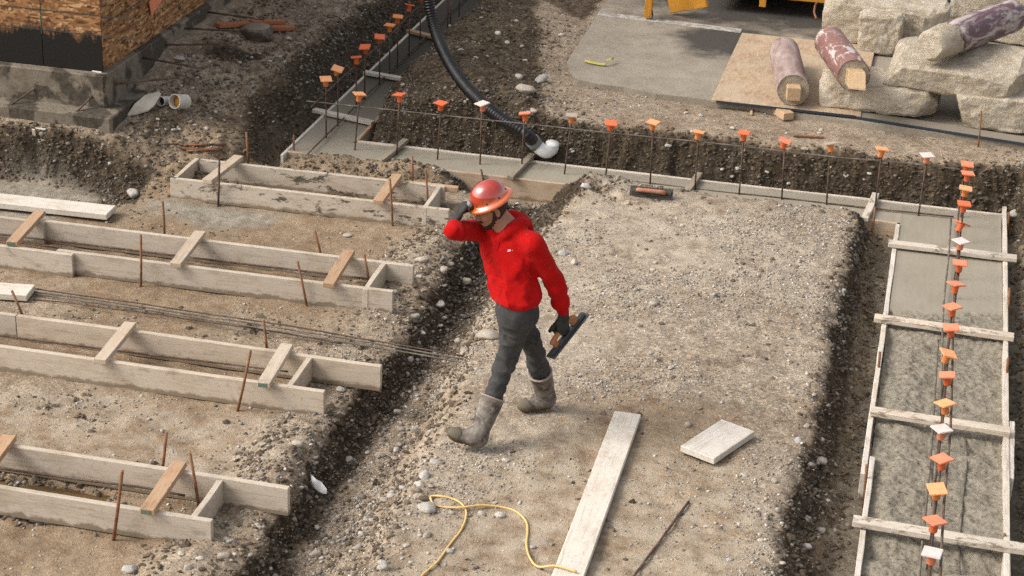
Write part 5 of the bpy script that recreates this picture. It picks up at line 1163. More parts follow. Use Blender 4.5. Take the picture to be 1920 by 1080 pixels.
def nets(f, lo, hi, h, coarse=4):
    """surface nets, evaluated finely only near the surface"""
    lo = np.asarray(lo, float); n = np.ceil((np.asarray(hi)-lo)/h/coarse).astype(int)
    H = h*coarse; g = [lo[k]+(np.arange(n[k])+.5)*H for k in range(3)]
    C = np.stack(np.meshgrid(*g, indexing='ij'), -1).reshape(-1, 3).astype(np.float32)
    dc = np.concatenate([f(c) for c in np.array_split(C, max(1, len(C)//400000))]).reshape(n)
    N = n*coarse; D = np.repeat(np.repeat(np.repeat(dc, coarse, 0), coarse, 1), coarse, 2).astype(np.float32)
    m = np.repeat(np.repeat(np.repeat(np.abs(dc) < H*2.8, coarse, 0), coarse, 1), coarse, 2)
    ii = np.argwhere(m); pts = (lo+(ii+.5)*h).astype(np.float32)
    D[m] = np.concatenate([f(c) for c in np.array_split(pts, max(1, len(pts)//400000))])
    ins = D < 0
    cnt = sum(ins[a:N[0]-1+a, b:N[1]-1+b, c:N[2]-1+c].astype(np.int8) for a in (0, 1) for b in (0, 1) for c in (0, 1))
    act = (cnt > 0) & (cnt < 8); ai = np.argwhere(act); vid = np.full(act.shape, -1, np.int64); vid[act] = np.arange(len(ai))
    S = np.zeros((len(ai), 3)); W = np.zeros(len(ai))
    corners = [(a, b, c) for a in (0, 1) for b in (0, 1) for c in (0, 1)]
    val = {c: D[ai[:, 0]+c[0], ai[:, 1]+c[1], ai[:, 2]+c[2]] for c in corners}
    for c in corners:
        for k in range(3):
            if c[k] == 0:
                d = list(c); d[k] = 1; d = tuple(d); x = (val[c] < 0) != (val[d] < 0)
                t = np.where(x, val[c]/np.where(x, val[c]-val[d], 1), 0); q = np.array(c, float)+np.zeros((len(ai), 3)); q[:, k] += t
                S[x] += q[x]; W += x
    V = lo+(ai+.5+S/W[:, None])*h
    Q = []
    for k in range(3):
        a = ins; sl0 = [slice(None)]*3; sl1 = [slice(None)]*3; sl0[k] = slice(0, -1); sl1[k] = slice(1, None)
        e = a[tuple(sl0)] != a[tuple(sl1)]; u, w = [(1, 2), (2, 0), (0, 1)][k]
        ei = np.argwhere(e); ok = (ei[:, u] > 0) & (ei[:, w] > 0) & (ei[:, u] < N[u]-1) & (ei[:, w] < N[w]-1); ei = ei[ok]
        if not len(ei): continue
        du = np.zeros(3, int); dw = np.zeros(3, int); du[u] = 1; dw[w] = 1
        q = np.stack([vid[tuple((ei-du-dw).T)], vid[tuple((ei-dw).T)], vid[tuple(ei.T)], vid[tuple((ei-du).T)]], -1)
        flip = ~a[tuple(ei.T)]; q[flip] = q[flip][:, ::-1]; Q.append(q)
    Q = np.concatenate(Q); Q = Q[(Q >= 0).all(1)]
    return V, Q
def relax(V, Q, it=1, lam=.5):
    for _ in range(it):
        A = np.zeros_like(V); n = np.zeros(len(V))
        for i in range(4):
            np.add.at(A, Q[:, i], V[Q[:, (i+1) % 4]]); np.add.at(A, Q[:, i], V[Q[:, (i-1) % 4]]); np.add.at(n, Q[:, i], 2)
        V = V+lam*(A/np.maximum(n, 1)[:, None]-V)
    return V
def unit(v): v = np.asarray(v, float); return v/np.linalg.norm(v)
UPV = np.array([0, 0, 1.0])
def az(deg):                       # facing: degrees from south (towards the camera side) towards west
    a = math.radians(deg); return np.array([-math.sin(a), -math.cos(a), 0.0])
def left_of(f): return np.array([-f[1], f[0], 0.0])
G0 = ZP
def J(px, py, z): return P(px, py, G0+z)
# joints
Lheel, Ltoe, Lank, Lknee, Lhip = J(906, 840, .012), J(849, 823, .078), J(911, 793, .115), J(944, 690, .50), J(974, 594, .87)
Rheel, Rtoe, Rank, Rknee, Rhip = J(1040, 761, .03), J(982, 770, .015), J(1024, 735, .125), J(1004, 664, .50), J(964, 584, .87)
hipc = (Lhip+Rhip)/2
fh, fc = az(50), az(30); fhead = az(60)
Lsh, Rsh = J(1000, 456, 1.365), J(903, 428, 1.345)
Lel, Lwr = J(1042, 533, 1.07), J(1057, 588, .845)
Rel, Rwr = J(852, 426, 1.385), J(856, 408, 1.43)
chest = (Lsh+Rsh)/2
neckb = chest+np.array([0, 0, .045]); headc = J(921, 391, 1.535)

def PD(px, py, depth):
    d = _ray(px, py); return _O+d*depth
_hy = unit(fhead*.92-UPV*.39); _bd = float((headc+_hy*.15+UPV*.03-_O)@CF)       # depth of the front of the brim
Rwr = PD(854, 411, _bd-.035); Rel = PD(851, 433, _bd-.075)
def _ank(heel, toe):
    fx = unit(toe-heel); return heel+fx*.062+np.cross(fx, unit(np.cross(UPV, fx)))*.105
Lank, Rank = _ank(Lheel, Ltoe), _ank(Rheel, Rtoe)
person = empty('person', (float(hipc[0]), float(hipc[1]), G0), 'worker in red hoodie, hard hat and rubber boots striding across the gravel holding a float', 'person')
def pmesh(name, f, lo, hi, h, mat, parent=person, it=1, coarse=4):
    V, Q = nets(f, lo, hi, h, coarse); V = relax(V, Q, it, .5)
    me = mesh_np(name, V, Q, True); return link(name, me, mat, parent)
def bbox(pts, m):
    p = np.array(pts); return p.min(0)-m, p.max(0)+m

# ---- head frame
HY = unit(fhead*math.cos(math.radians(23))-UPV*math.sin(math.radians(23)))     # face looks down
HX = unit(left_of(fhead)); HZ = np.cross(HX, HY)*1.0
if HZ[2] < 0: HZ = -HZ
HR = np.stack([HX, HY, HZ]).astype(np.float32)
def HP(x, y, z): return headc+HX*x+HY*y+HZ*z
def f_head(p):
    q = (p-headc.astype(np.float32))@HR.T       # x left, y forward, z up, metres
    I = np.eye(3)
    d = ell(q, (0, -.012, .035), I, (.076, .097, .092))
    d = smin(d, ell(q, (0, .030, -.030), I, (.062, .062, .088)), .03)          # face and jaw
    d = smin(d, ell(q, (0, .064, -.092), I, (.030, .026, .024)), .025)        # chin
    d = smin(d, ell(q, (0, .092, -.018), I, (.0125, .020, .026)), .012)       # nose
    d = smin(d, ell(q, (0, .104, -.030), I, (.0145, .012, .010)), .008)
    d = smin(d, cap(q, (-.034, .078, .024), (.034, .078, .024), .011, .011), .014)   # brow
    for s in (-1, 1):
        d = smax(d, -ell(q, (s*.031, .092, .004), I, (.017, .014, .012)), .012)       # eye sockets
        d = smin(d, ell(q, (s*.031, .0765, .004), I, (.0125, .0115, .010)), .003)     # lids
        d = smin(d, ell(q, (s*.046, .058, -.022), I, (.020, .022, .016)), .02)        # cheek bones
        e = ell(q, (s*.079, -.012, -.006), I, (.011, .021, .034)); e = smax(e, -ell(q, (s*.089, -.006, -.004), I, (.007, .011, .018)), .006); d = smin(d, e, .008)
    d = smin(d, ell(q, (0, .084, -.056), I, (.021, .012, .0055)), .006); d = smin(d, ell(q, (0, .082, -.068), I, (.019, .012, .006)), .006)   # lips
    d = smin(d, cap(q, (0, -.028, -.05), (0, -.055, -.17), .056, .062), .035)
    return d
Rl = lambda f: np.stack([left_of(f), f, UPV])
# ---- hands: palm, four fingers and a thumb
def hand_field(w, xd, nd, side, curls, spread=.10, thumb=(.5, .35), sc=1.0, jf=(1.0, 1.1, .7), ty=.58):
    """w wrist; xd towards the knuckles; nd out of the back of the hand; side: +1 thumb lies at nd x xd"""
    x = unit(xd); n = unit(nd-x*np.dot(nd, x)); y = np.cross(n, x)*side
    ch = []
    for i, (off, L) in enumerate(((.030, .076), (.010, .084), (-.011, .078), (-.031, .062))):
        a = w+x*.088*sc+y*off*sc; ang = 0; pts = [a]; sp = (off/.03)*spread*.5
        for k, l in enumerate((.46, .31, .23)):
            ang += curls[i]*jf[k]; d = x*math.cos(ang)-n*math.sin(ang)+y*sp; a = a+unit(d)*L*l*sc*1.05; pts.append(a)
        ch.append((pts, (.0100, .0092, .0084, .0074)))
    a = w+x*.028*sc+y*.026*sc; t1 = unit(x*.80+y*ty-n*thumb[0]); t2 = unit(x*.95-y*.05-n*(thumb[0]+thumb[1])); b = a+t1*.045*sc; c = b+t1*.030*sc; d = c+t2*.027*sc
    ch.append(([a, b, c, d], (.014, .0115, .0102, .0085)))
    def f(p):
        D = capel(p, w+x*.022*sc+y*.004, w+x*.082*sc+y*.002, .036*sc, .041*sc, n, .42)
        D = smin(D, cap(p, w-x*.05, w+x*.02, .030, .027), .02)
        for pts, r in ch:
            g = None
            for k in range(3):
                q = cap(p, pts[k], pts[k+1], r[k]*sc*1.06, r[k+1]*sc*1.06); g = q if g is None else smin(g, q, .004)
            D = smin(D, g, .006)
        return D
    return f, [q for pts, _ in ch for q in pts]
# right hand pinches the front of the brim; left hand hangs closed round the float's handle
rh_x = unit(CR*.52-CD*.80+CF*.05); rh_n = unit(-CD*.50-CR*.62-CF*.42)
f_rh, pts_rh = hand_field(Rwr+rh_x*.004, rh_x, rh_n, +1, (.80, .82, .84, .88), .22, (.85, .3), 1.0, (.40, 1.5, .8))
grip_c = J(1056, 618, .745)
fl_x = unit(CR*.60-CD*.74+CF*.30)
fl_n = unit(-CR*.62-CD*.42-CF*.55); fl_n = unit(fl_n-fl_x*fl_n.dot(fl_x))
lh_x = unit(grip_c-Lwr); lh_n = unit(CR*.62-CF*.78); 
f_lh, pts_lh = hand_field(Lwr+lh_x*.004, lh_x, lh_n, -1, (1.0, 1.02, 1.05, 1.08), .06, (.55, .5), 1.08, ty=.36)

# ---- body
def f_body(p):
    d = f_head(p)
    R = Rl(fc); Rh_ = Rl(fh)
    d = smin(d, cap(p, neckb, headc-HZ*.09-HY*.01, .062, .055), .03)
    d = smin(d, ell(p, chest-UPV*.10, R, (.165, .095, .20)), .05)
    d = smin(d, ell(p, hipc+UPV*.04, Rh_, (.108, .078, .12)), .05)
    d = smin(d, cap(p, hipc+UPV*.05, chest-UPV*.1, .078, .10), .04)
    for a, b, c, r in ((Lsh, Lel, Lwr, 1), (Rsh, Rel, Rwr, 1)):
        d = smin(d, cap(p, a, b, .045, .035), .03); d = smin(d, cap(p, b, c, .034, .024), .015)
    for a, b, c in ((Lhip, Lknee, Lank), (Rhip, Rknee, Rank)):
        d = smin(d, cap(p, a, b, .062, .042), .03); d = smin(d, cap(p, b, c, .042, .034), .015)
    for k, t in ((Lank, Ltoe), (Rank, Rtoe)): d = smin(d, cap(p, k-UPV*.03, k*.45+t*.55, .034, .026), .02)
    d = smin(d, f_lh(p)+.004, .01); d = smin(d, f_rh(p)+.004, .01)
    return d
def skin():
    n = NB('skin', 0.55, 0.35); c = n.mix(n.noise(n.pos(), 22, 4), (0.30, 0.145, 0.088), (0.38, 0.195, 0.125)); n.b.inputs['Subsurface Weight'].default_value = 0.0
    return n.done(c, None, n.bump(n.noise(n.pos(), 160, 3), .15, .002))
lo, hi = bbox([Lheel, Ltoe, Rheel, Rtoe, Rel, Lwr, grip_c, headc+UPV*.14], .13)
M['skin'] = skin()
pmesh('body', f_body, lo, hi, .0055, M['skin'], coarse=5)

# ---- hair and beard
def f_hair(p):
    q = (p-headc.astype(np.float32))@HR.T
    d = f_head(p)-.006-.002*vnoise(p*130, 4)
    k = np.maximum(q[:, 1]-.018+.5*np.clip(-q[:, 2]-.01, 0, 1), -(q[:, 2]+.055+.35*np.clip(q[:, 1]+.02, -.1, .1)))   # back and sides, above the nape
    ear = .028-np.linalg.norm((q-V3(.08, -.010, -.010))*V3(.5, 1, .75), axis=1); ear2 = .028-np.linalg.norm((q-V3(-.08, -.010, -.010))*V3(.5, 1, .75), axis=1)
    return smax(smax(d, k, .006), np.maximum(ear, ear2), .004)
def f_beard(p):
    q = (p-headc.astype(np.float32))@HR.T
    x, y, z = np.abs(q[:, 0]), q[:, 1], q[:, 2]
    d = f_head(p)-.0035-.0025*vnoise(p*150, 9)
    line = -.052+.50*np.clip(x-.030, 0, 1)                     # upper edge climbs to the sideburn
    side = z-(line+.35*np.clip(.045-y, 0, .05)*0)
    low = z-np.interp(y, [-.02, .006, .022, .04, .06, .085], [.02, .012, -.030, -.058, -.070, -.080])
    k = np.maximum(low, -(y-(-.002)))
    must = np.maximum(np.maximum(np.abs(z+.047+.25*np.clip(x-.012, 0, 1))-.0055, x-.030), -(y-.05))
    mouth = .006-np.sqrt(((z+.062)*1.0)**2+(np.clip(x-.014, 0, 1))**2+0*(y))
    k = np.minimum(np.maximum(k, -(z+.135)), must)
    k = np.maximum(k, np.where(y > .06, mouth, -1))
    return smax(d, k, .003)
def f_brow(p):
    q = (p-headc.astype(np.float32))@HR.T; x = np.abs(q[:, 0])
    return smax(f_head(p)-.0035, np.maximum(np.abs(q[:, 2]-.024+.15*np.abs(x-.03))-.0045, np.maximum(np.abs(x-.030)-.018, -(q[:, 1]-.05))), .002)
M['hair'] = mat_plain('dark_brown_hair', (0.040, 0.022, 0.013), .6, .35, .4, 60, .5)
hl, hh = headc-.17, headc+.17
pmesh('hair', f_hair, hl, hh, .0045, M['hair'], it=0); pmesh('beard', f_beard, hl, hh, .003, M['hair'], it=1); pmesh('eyebrows', f_brow, hl, hh, .003, M['hair'], it=0)

# ---- hoodie
def sec(z, c, a, b, f): return (z, np.asarray(c, float), a, b, f)
cz = lambda z, t: np.array([*(hipc[:2]*(1-t)+chest[:2]*t)])
fmix = lambda t: unit(fh*(1-t)+fc*t)
SECS = [(.925, 0.00, .142, .112, 0.0), (.955, .05, .158, .126, .08), (.99, .12, .170, .136, .18), (1.05, .30, .176, .135, .4), (1.13, .5, .184, .134, .7), (1.24, .8, .196, .132, .95), (1.32, .97, .188, .120, 1.0), (1.385, 1.0, .135, .092, 1.0), (1.43, 1.0, .085, .078, 1.0), (1.46, 1.0, .06, .06, 1.0)]
sz = np.array([s[0] for s in SECS])+G0
bl_f = (Lheel*0)
def torso(p, grow=0.0):
    t = np.interp(p[:, 2], sz, [s[1] for s in SECS]); a = np.interp(p[:, 2], sz, [s[2] for s in SECS])+grow; b = np.interp(p[:, 2], sz, [s[3] for s in SECS])+grow; m = np.interp(p[:, 2], sz, [s[4] for s in SECS])
    cx = hipc[0]*(1-t)+chest[0]*t; cy = hipc[1]*(1-t)+chest[1]*t
    fx = fh[0]*(1-m)+fc[0]*m; fy = fh[1]*(1-m)+fc[1]*m; l = np.hypot(fx, fy); fx /= l; fy /= l
    dx = p[:, 0]-cx; dy = p[:, 1]-cy; u = dx*(-fy)+dy*fx; v = dx*fx+dy*fy        # u left, v forward
    e = 2.35; rr_ = (np.abs(u/a)**e+np.abs(v/b)**e)**(1/e)
    d = (rr_-1)*np.minimum(a, b)
    return np.maximum(d, np.maximum(sz[0]-p[:, 2], p[:, 2]-sz[-1])), u, v
HEM = .925+G0; lwd = unit(Lwr-Lel); rwd = unit(Rwr-Rel)
def folds(p, seed=0):
    w_ = np.stack([vnoise(p*7+seed, seed), vnoise(p*7+5+seed, seed+1), vnoise(p*7+9+seed, seed+2)], -1)*.35
    return p+w_*.10
def f_hoodie(p):
    p = p.astype(np.float32); d, u, v = torso(p); z = p[:, 2]-G0
    wp = folds(p, 3)
    # broad drapery: folds run up from the pocket and across the waist
    fold = .010*vnoise(np.stack([wp[:, 0]*13+wp[:, 2]*6, wp[:, 1]*13, wp[:, 2]*4.0], -1), 31)+.0065*vnoise(np.stack([wp[:, 0]*26-wp[:, 2]*14, wp[:, 1]*26, wp[:, 2]*11], -1), 32)
    
    fold = fold+.008*np.exp(-((z-.985)/.030)**2)*np.sin(wp[:, 2]*70+u*16)*.6
    rg = np.abs(vnoise(np.stack([wp[:, 0]*9+wp[:, 2]*5, wp[:, 1]*9-wp[:, 2]*3, wp[:, 2]*3.2], -1), 35)); fold = fold-.013*np.clip(1-rg*2.2, 0, 1)+.004+.010*vnoise(np.stack([wp[:, 0]*5+wp[:, 2]*7, wp[:, 1]*5, wp[:, 2]*5-wp[:, 0]*4], -1), 37)
    d = d+fold*np.clip((z-.955)/.05, .25, 1)*np.clip((1.42-z)/.1, .3, 1)
    band = np.clip((.965-z)/.010, 0, 1); d = d+band*(.010+.0018*np.sin(np.arctan2(v, u)*90))
    # kangaroo pocket
    w_ = .125-np.clip(z-1.01, 0, 1)*.42; pk = (np.abs(u) < w_) & (z > .968) & (z < 1.13) & (v > .02)
    edge = np.clip(np.minimum(np.minimum((w_-np.abs(u)), z-.968), 1.13-z)/.006, 0, 1)
    d = d-np.where(pk, .010*edge+.005*np.exp(-(u/.06)**2), 0)
    # sleeves
    def sleeve(a, b, c, s, r0, r1, r2, axis):
        dd = cap(p, a, b, r0, r1); e = cap(p, b, c, r1*1.02, r2)
        t = (p-np.asarray(b, np.float32))@np.asarray(unit(np.asarray(c)-np.asarray(b)), np.float32); L = np.linalg.norm(np.asarray(c)-np.asarray(b))
        w1 = folds(p, s+20); ax = unit(np.asarray(c)-np.asarray(a)+1e-5); along = w1@ax.astype(np.float32)
        wr = .009*np.sin(along*62+6*vnoise(p*6, s+2))*np.exp(-np.abs(np.linalg.norm(p-np.asarray(b, np.float32), axis=1))/.13) + .006*vnoise(w1*np.array([15, 15, 9.], np.float32), s+1)
        e = e+wr-.008*np.exp(-((t-(L-.085))/.03)**2)
        cuff = np.clip((t-(L-.052))/.006, 0, 1); e = np.where(t > L-.06, np.maximum(cap(p, b, c, r1, .036)+cuff*0+.0015*np.sin(t*0), t-(L-.002)), e) if True else e
        dd = dd+wr
        dd = smin(dd, np.maximum(e, t-(L-.002)), .02)
        return dd
    ls = sleeve(Lsh-UPV*.01, Lel, Lwr, 1, .076, .062, .048, None); rs = sleeve(Rsh-UPV*.01, Rel, Rwr-rwd*.02, 2, .074, .054, .046, None)
    # armhole seam
    d = smin(d, ls, .028); d = smin(d, rs, .030)
    # shoulder yoke and the hood lying on the back
    lf = left_of(fc)
    def C(l, f, z_): return chest+lf*l+fc*f+UPV*z_
    d = smin(d, cap(p, C(.15, -.01, .02), C(.05, -.02, .065), .055, .045), .04); d = smin(d, cap(p, C(-.15, -.01, .02), C(-.05, -.02, .065), .055, .045), .04)
    ring = [C(.012, .104, -.010), C(.060, .078, .045), C(.086, .018, .080), C(.076, -.052, .090), C(.03, -.090, .088), C(-.04, -.090, .086), C(-.080, -.050, .086), C(-.084, .018, .075), C(-.056, .078, .042), C(-.008, .104, -.010)]
    rr_ = [.026, .030, .033, .036, .040, .040, .036, .033, .030, .026]
    h = None
    for i in range(len(ring)-1):
        q = cap(p, ring[i], ring[i+1], rr_[i], rr_[i+1]); h = q if h is None else smin(h, q, .012)
    h = smin(h, ell(p, C(0, -.12, .03), Rl(fc), (.10, .042, .075)), .04)
    h = h+.006*vnoise(folds(p, 41)*17, 42)
    d = smin(d, h, .014)
    # open neck
    d = smax(d, -cap(p, neckb+UPV*.005+fc*.012, headc-HZ*.06, .056, .080), .01)
    return d
lo, hi = bbox([Rel, Lwr, hipc+UPV*0, chest+UPV*.12, Lsh, Rsh], .16); lo[2] = HEM-.03-.1; lo[2] = min(lo[2], Lwr[2]-.06)
def mat_fabric(name, c1, c2, dirt=0.0, dc=(0.3, 0.26, 0.21), sc=300, speck=False):
    n = NB(name, 0.92, 0.12); p = n.pos()
    c = n.mix(n.noise(p, 9, 4, .6), c1, c2)
    if dirt: c = n.mix(n.math('MULTIPLY', n.ramp(n.noise(p, 11, 6, .72), [(.52, 0.0), (.74, 1.0)]), dirt), c, dc)
    n.b.inputs['Sheen Weight'].default_value = 0.03
    if speck: c = n.mix(n.math('MULTIPLY', n.ramp(n.vor(p, 34), [(.05, 1.0), (.085, 0.0)]), n.ramp(n.noise(p, 7, 3), [(.54, 0.0), (.60, .85)])), c, (0.72, 0.55, 0.48))
    c = n.mix(1.0, c, n.ramp(n.noise(p, 75, 4, .7), [(.3, .80), (.7, 1.12)]), 'MULTIPLY')
    return n.done(c, None, n.bump(n.noise(p, sc, 3), .25, .002))
M['red'] = mat_fabric('red_fleece', (0.37, 0.0035, 0.0035), (0.46, 0.0055, 0.005), .05, (0.62, 0.16, 0.12), speck=True)
hood = pmesh('hoodie', f_hoodie, lo, hi, .0058, M['red'], it=3)
# ---- trousers
def f_pants(p):
    p = p.astype(np.float32); R = Rl(fh)
    d = ell(p, hipc+UPV*.02, R, (.120, .100, .14)); q_ = (p-hipc.astype(np.float32))@R.T; e_ = (np.sqrt((q_[:, 0]/.124)**2+(q_[:, 1]/.102)**2)-1)*.102; d = smin(d, np.maximum(e_, np.abs(q_[:, 2]-.08)-.09), .08)
    def leg(a, b, c, s, r0, r1, r2):
        fold = folds(p, s+50); ax = unit(np.asarray(c)-np.asarray(a)).astype(np.float32); al = fold@ax
        wr = .008*np.sin(al*85+5*vnoise(p*7, s))*np.exp(-np.linalg.norm(p-np.asarray(b, np.float32), axis=1)/.10)+.011*vnoise(fold*np.array([15, 15, 8], np.float32), s+5)+.0035*vnoise(fold*34, s+6)
        rg = np.abs(vnoise(np.stack([fold[:, 0]*12+fold[:, 2]*9, fold[:, 1]*12-fold[:, 2]*7, fold[:, 2]*12], -1), s+11)); wr = wr-.009*np.clip(1-rg*3, 0, 1)+.002
        q = smin(cap(p, a, b, r0, r1), cap(p, b, c, r1, r2), .025); return q+wr
    l = leg(Lhip+UPV*.02, Lknee, Lank*.72+Lknee*.28, 1, .097, .064, .056); r = leg(Rhip+UPV*.02, Rknee, Rank*.72+Rknee*.28, 2, .090, .063, .057)
    d = smin(d, smin(l, r, .02), .07)
    # patch pocket on the left thigh
    return np.maximum(d, p[:, 2]-(G0+.99))
lo, hi = bbox([Lhip, Rhip, Lknee, Rknee, Lank, Rank], .14); hi[2] = G0+1.02
M['pants'] = mat_fabric('charcoal_work_cloth', (0.036, 0.035, 0.035), (0.065, 0.063, 0.061), .5, (0.16, 0.145, 0.125))
pmesh('trousers', f_pants, lo, hi, .006, M['pants'], it=1)
# ---- rubber boots
def mat_boot():
    n = NB('muddy_rubber_boot', 0.75, 0.25); p = n.pos()
    c = n.mix(n.ramp(n.noise(p, 10, 6, .7, .1), [(.40, 0.0), (.66, 1.0)]), (0.075, 0.058, 0.047), (0.27, 0.24, 0.205))
    c = n.mix(n.math('MULTIPLY', n.ramp(n.noise(p, 24, 5, .7), [(.55, 0.0), (.72, 1.0)]), .7), c, (0.42, 0.38, 0.33))
    return n.done(c, None, n.bump(n.noise(p, 70, 4), .3, .004))
M['boot'] = mat_boot(); M['sole'] = mat_plain('muddy_sole', (0.085, 0.052, 0.028), .8, .2, .5, 26, .3, .6, (0.15, 0.11, 0.06)); M['boot_rim'] = mat_plain('pale_boot_rim', (0.42, 0.33, 0.26), .7, .2, .3, 20)
M['mud_toe'] = mat_plain('olive_mud_toe', (0.145, 0.128, 0.090), .9, .1, .4, 30, .4)
def boot(heel, toe, ank, knee, seed):
    fx = unit(toe-heel); fl = unit(np.cross(UPV, fx)); fz = np.cross(fx, fl); R = np.stack([fx, fl, fz]).astype(np.float32); o = heel.astype(np.float32)
    L = .28; up = unit(knee-ank); top = ank+up*.232
    def fr(p): q = (p-o)@R.T; return q
    def foot(p):
        q = fr(p)
        d = capel(q, (.045, 0, .045), (.10, 0, .05), .046, .050, (0, 1, 0), .86)
        d = smin(d, capel(q, (.10, 0, .045), (.172, -.004, .036), .052, .047, (0, 0, 1), .86), .03)
        d = smin(d, ell(q, (.190, -.004, .038), np.eye(3), (.060, .051, .040)), .02)
        return d
    def shell(p):
        d = foot(p); q = fr(p); s = cap(p, ank-up*.03, top+up*.04, .060, .083)
        t = (p-ank.astype(np.float32))@up.astype(np.float32)
        s = s+.004*np.sin(t*55+4*vnoise(p*8, seed))*np.exp(-((t-.03)/.07)**2)+.003*vnoise(p*20, seed+2)
        d = smin(d, s, .05)
        inner = cap(p, ank+up*.13, top+up*.06, .048, .074); d = smax(d, -inner, .003)
        d = np.maximum(d, t-.232); return np.maximum(d, -(q[:, 2]-.006))
    def sole(p):
        q = fr(p); d = foot(p)-.006; wav = .0
        prof = .030-.010*np.exp(-((q[:, 0]-.12)/.04)**2)*1; bot = np.where((q[:, 0] > .09) & (q[:, 0] < .135), .010, 0)
        return np.maximum(d, np.maximum(q[:, 2]-.030, -(q[:, 2]-bot)))
    def toecap(p):
        q = fr(p); return np.maximum(np.maximum(foot(p)-.0035, .176-q[:, 0]+.15*np.clip(q[:, 2]-.03, 0, 1)+.022*vnoise(p*30, seed)), -(q[:, 2]-.028))
    def rim(p):
        t = (p-ank.astype(np.float32))@up.astype(np.float32); rad = np.linalg.norm(p-ank.astype(np.float32)-np.outer(t, up.astype(np.float32)), axis=1)
        return np.sqrt((t-.230)**2+(rad-.0785)**2)-.0055
    lo, hi = bbox([heel, heel+fx*.30, top, ank], .10)
    b = pmesh('boot', shell, lo, hi, .0055, M['boot'], it=1)
    pmesh('sole', sole, lo, hi, .005, M['sole'], b, 0); pmesh('muddy_toe', toecap, lo, hi, .005, M['mud_toe'], b, 0); pmesh('rim', rim, *bbox([top], .11), .0045, M['boot_rim'], b, 0)
Lf = unit(Ltoe-Lheel); Rf = unit(Rtoe-Rheel)
boot(Lheel, Ltoe, Lank, Lknee, 3); boot(Rheel, Rtoe, Rank, Rknee, 5)
# ---- gloves
M['glove'] = mat_plain('dark_work_glove', (0.028, 0.026, 0.022), .7, .3, .4, 30, .3, .3, (0.11, 0.10, 0.085)); M['fingertips'] = mat_plain('pale_glove_coating', (0.30, 0.285, 0.26), .7, .2, .5, 50, .2)
lo, hi = bbox(pts_rh+[Rwr-rh_x*.06], .06); pmesh('glove', lambda p: np.maximum(f_rh(p)-.003, -((p-Rwr.astype(np.float32))@rh_x.astype(np.float32)+.05)), lo, hi, .0038, M['glove'], it=1)
kn = np.array([q for i, q in enumerate(pts_rh) if i % 4 == 1 and i < 16])
def tips(p): return np.maximum(f_rh(p)-.0042, np.min([np.linalg.norm(p-q.astype(np.float32), axis=1)-.019 for q in kn], axis=0))
pmesh('glove_knuckles', tips, lo, hi, .0038, M['fingertips'], it=0)
lo, hi = bbox(pts_lh+[Lwr-lh_x*.04], .05); pmesh('glove', lambda p: np.maximum(f_lh(p)-.003, -((p-Lwr.astype(np.float32))@lh_x.astype(np.float32)+.03)), lo, hi, .0038, M['glove'], it=1)
# ---- hard hat: a shell with a full brim, worn
def mat_hat():
    n = NB('glossy_orange_red_shell', 0.16, 0.5); o = n.obj((1, 1, 1), False); s = n.sep(o)
    f = n.noise(o, 9, 5, .65, .5)
    low = n.ramp(n.math('ADD', s[2], n.math('MULTIPLY', n.math('SUBTRACT', f, .5), .07)), [(.005, 1.0), (.055, 0.0)])
    c = n.mix(n.ramp(f, [(.35, 0.0), (.7, 1.0)]), (0.27, 0.012, 0.006), (0.45, 0.035, 0.008)); c = n.mix(low, c, (0.56, 0.11, 0.018))
    spk = n.ramp(n.vor(o, 55), [(.05, 1.0), (.09, 0.0)]); c = n.mix(n.math('MULTIPLY', spk, n.ramp(n.noise(o, 14), [(.55, 0.0), (.62, .8)])), c, (0.6, 0.5, 0.42))
    n.b.inputs['Coat Weight'].default_value = 1.0; n.b.inputs['Coat Roughness'].default_value = 0.05; n.b.inputs['Coat IOR'].default_value = 1.7
    return n.done(c, None, n.bump(n.noise(o, 6, 3), .06, .01))
M['hat'] = mat_hat()
hat_o = HP(0, -.014, .064)
HM = Matrix(((HX[0], HY[0], HZ[0], hat_o[0]), (HX[1], HY[1], HZ[1], hat_o[1]), (HX[2], HY[2], HZ[2], hat_o[2]), (0, 0, 0, 1)))
HM = HM @ Matrix.Rotation(math.radians(-2), 4, 'X')
n_ = 64; prof = []
for t in np.linspace(0, 1, 18): a = t*math.pi/2; prof.append((1.0*math.cos(a)**.86 if t < 1 else 0.001, math.sin(a)**.95, 0))
rows = [(1.28, -.016), (1.31, -.011), (1.27, .000), (1.16, .006), (1.08, .008), (1.02, .016)]
ring_rows = []
for (k_, z) in rows: ring_rows.append((k_, z, 1))
V, F = [], []
A, B, Hh = .102, .117, .120
for k_, z, _ in ring_rows:
    for i in range(n_):
        an = 2*math.pi*i/n_; ext = (k_-1)
        V.append(((A+ext*.112)*math.cos(an), (B+ext*(.105+.010*max(0, math.sin(an))))*math.sin(an), z-.012*ext*max(0, math.sin(an))))
for r, z, _ in prof[1:]:
    for i in range(n_):
        an = 2*math.pi*i/n_; V.append((A*1.0*r*math.cos(an), B*1.0*r*math.sin(an), .016+z*(Hh-.016)+.006*math.exp(-(r*math.cos(an)/.28)**2)*z))
nr = len(V)//n_
for j in range(nr-1):
    for i in range(n_): F.append((j*n_+i, j*n_+(i+1) % n_, (j+1)*n_+(i+1) % n_, (j+1)*n_+i))
me = bpy.data.meshes.new('hard_hat'); me.from_pydata(V, [], F)
for p_ in me.polygons: p_.use_smooth = True
bm = bmesh.new(); bm.from_mesh(me); bmesh.ops.remove_doubles(bm, verts=bm.verts, dist=.0006); bmesh.ops.solidify(bm, geom=list(bm.faces), thickness=.0035); bmesh.ops.recalc_face_normals(bm, faces=bm.faces); bm.to_mesh(me); bm.free()
hat = link('hard_hat', me, M['hat'], person, HM)
rv = lathe('rivet', [(.006, -.004), (.0058, .002), (.003, .0035), (.0005, .004)], 10)
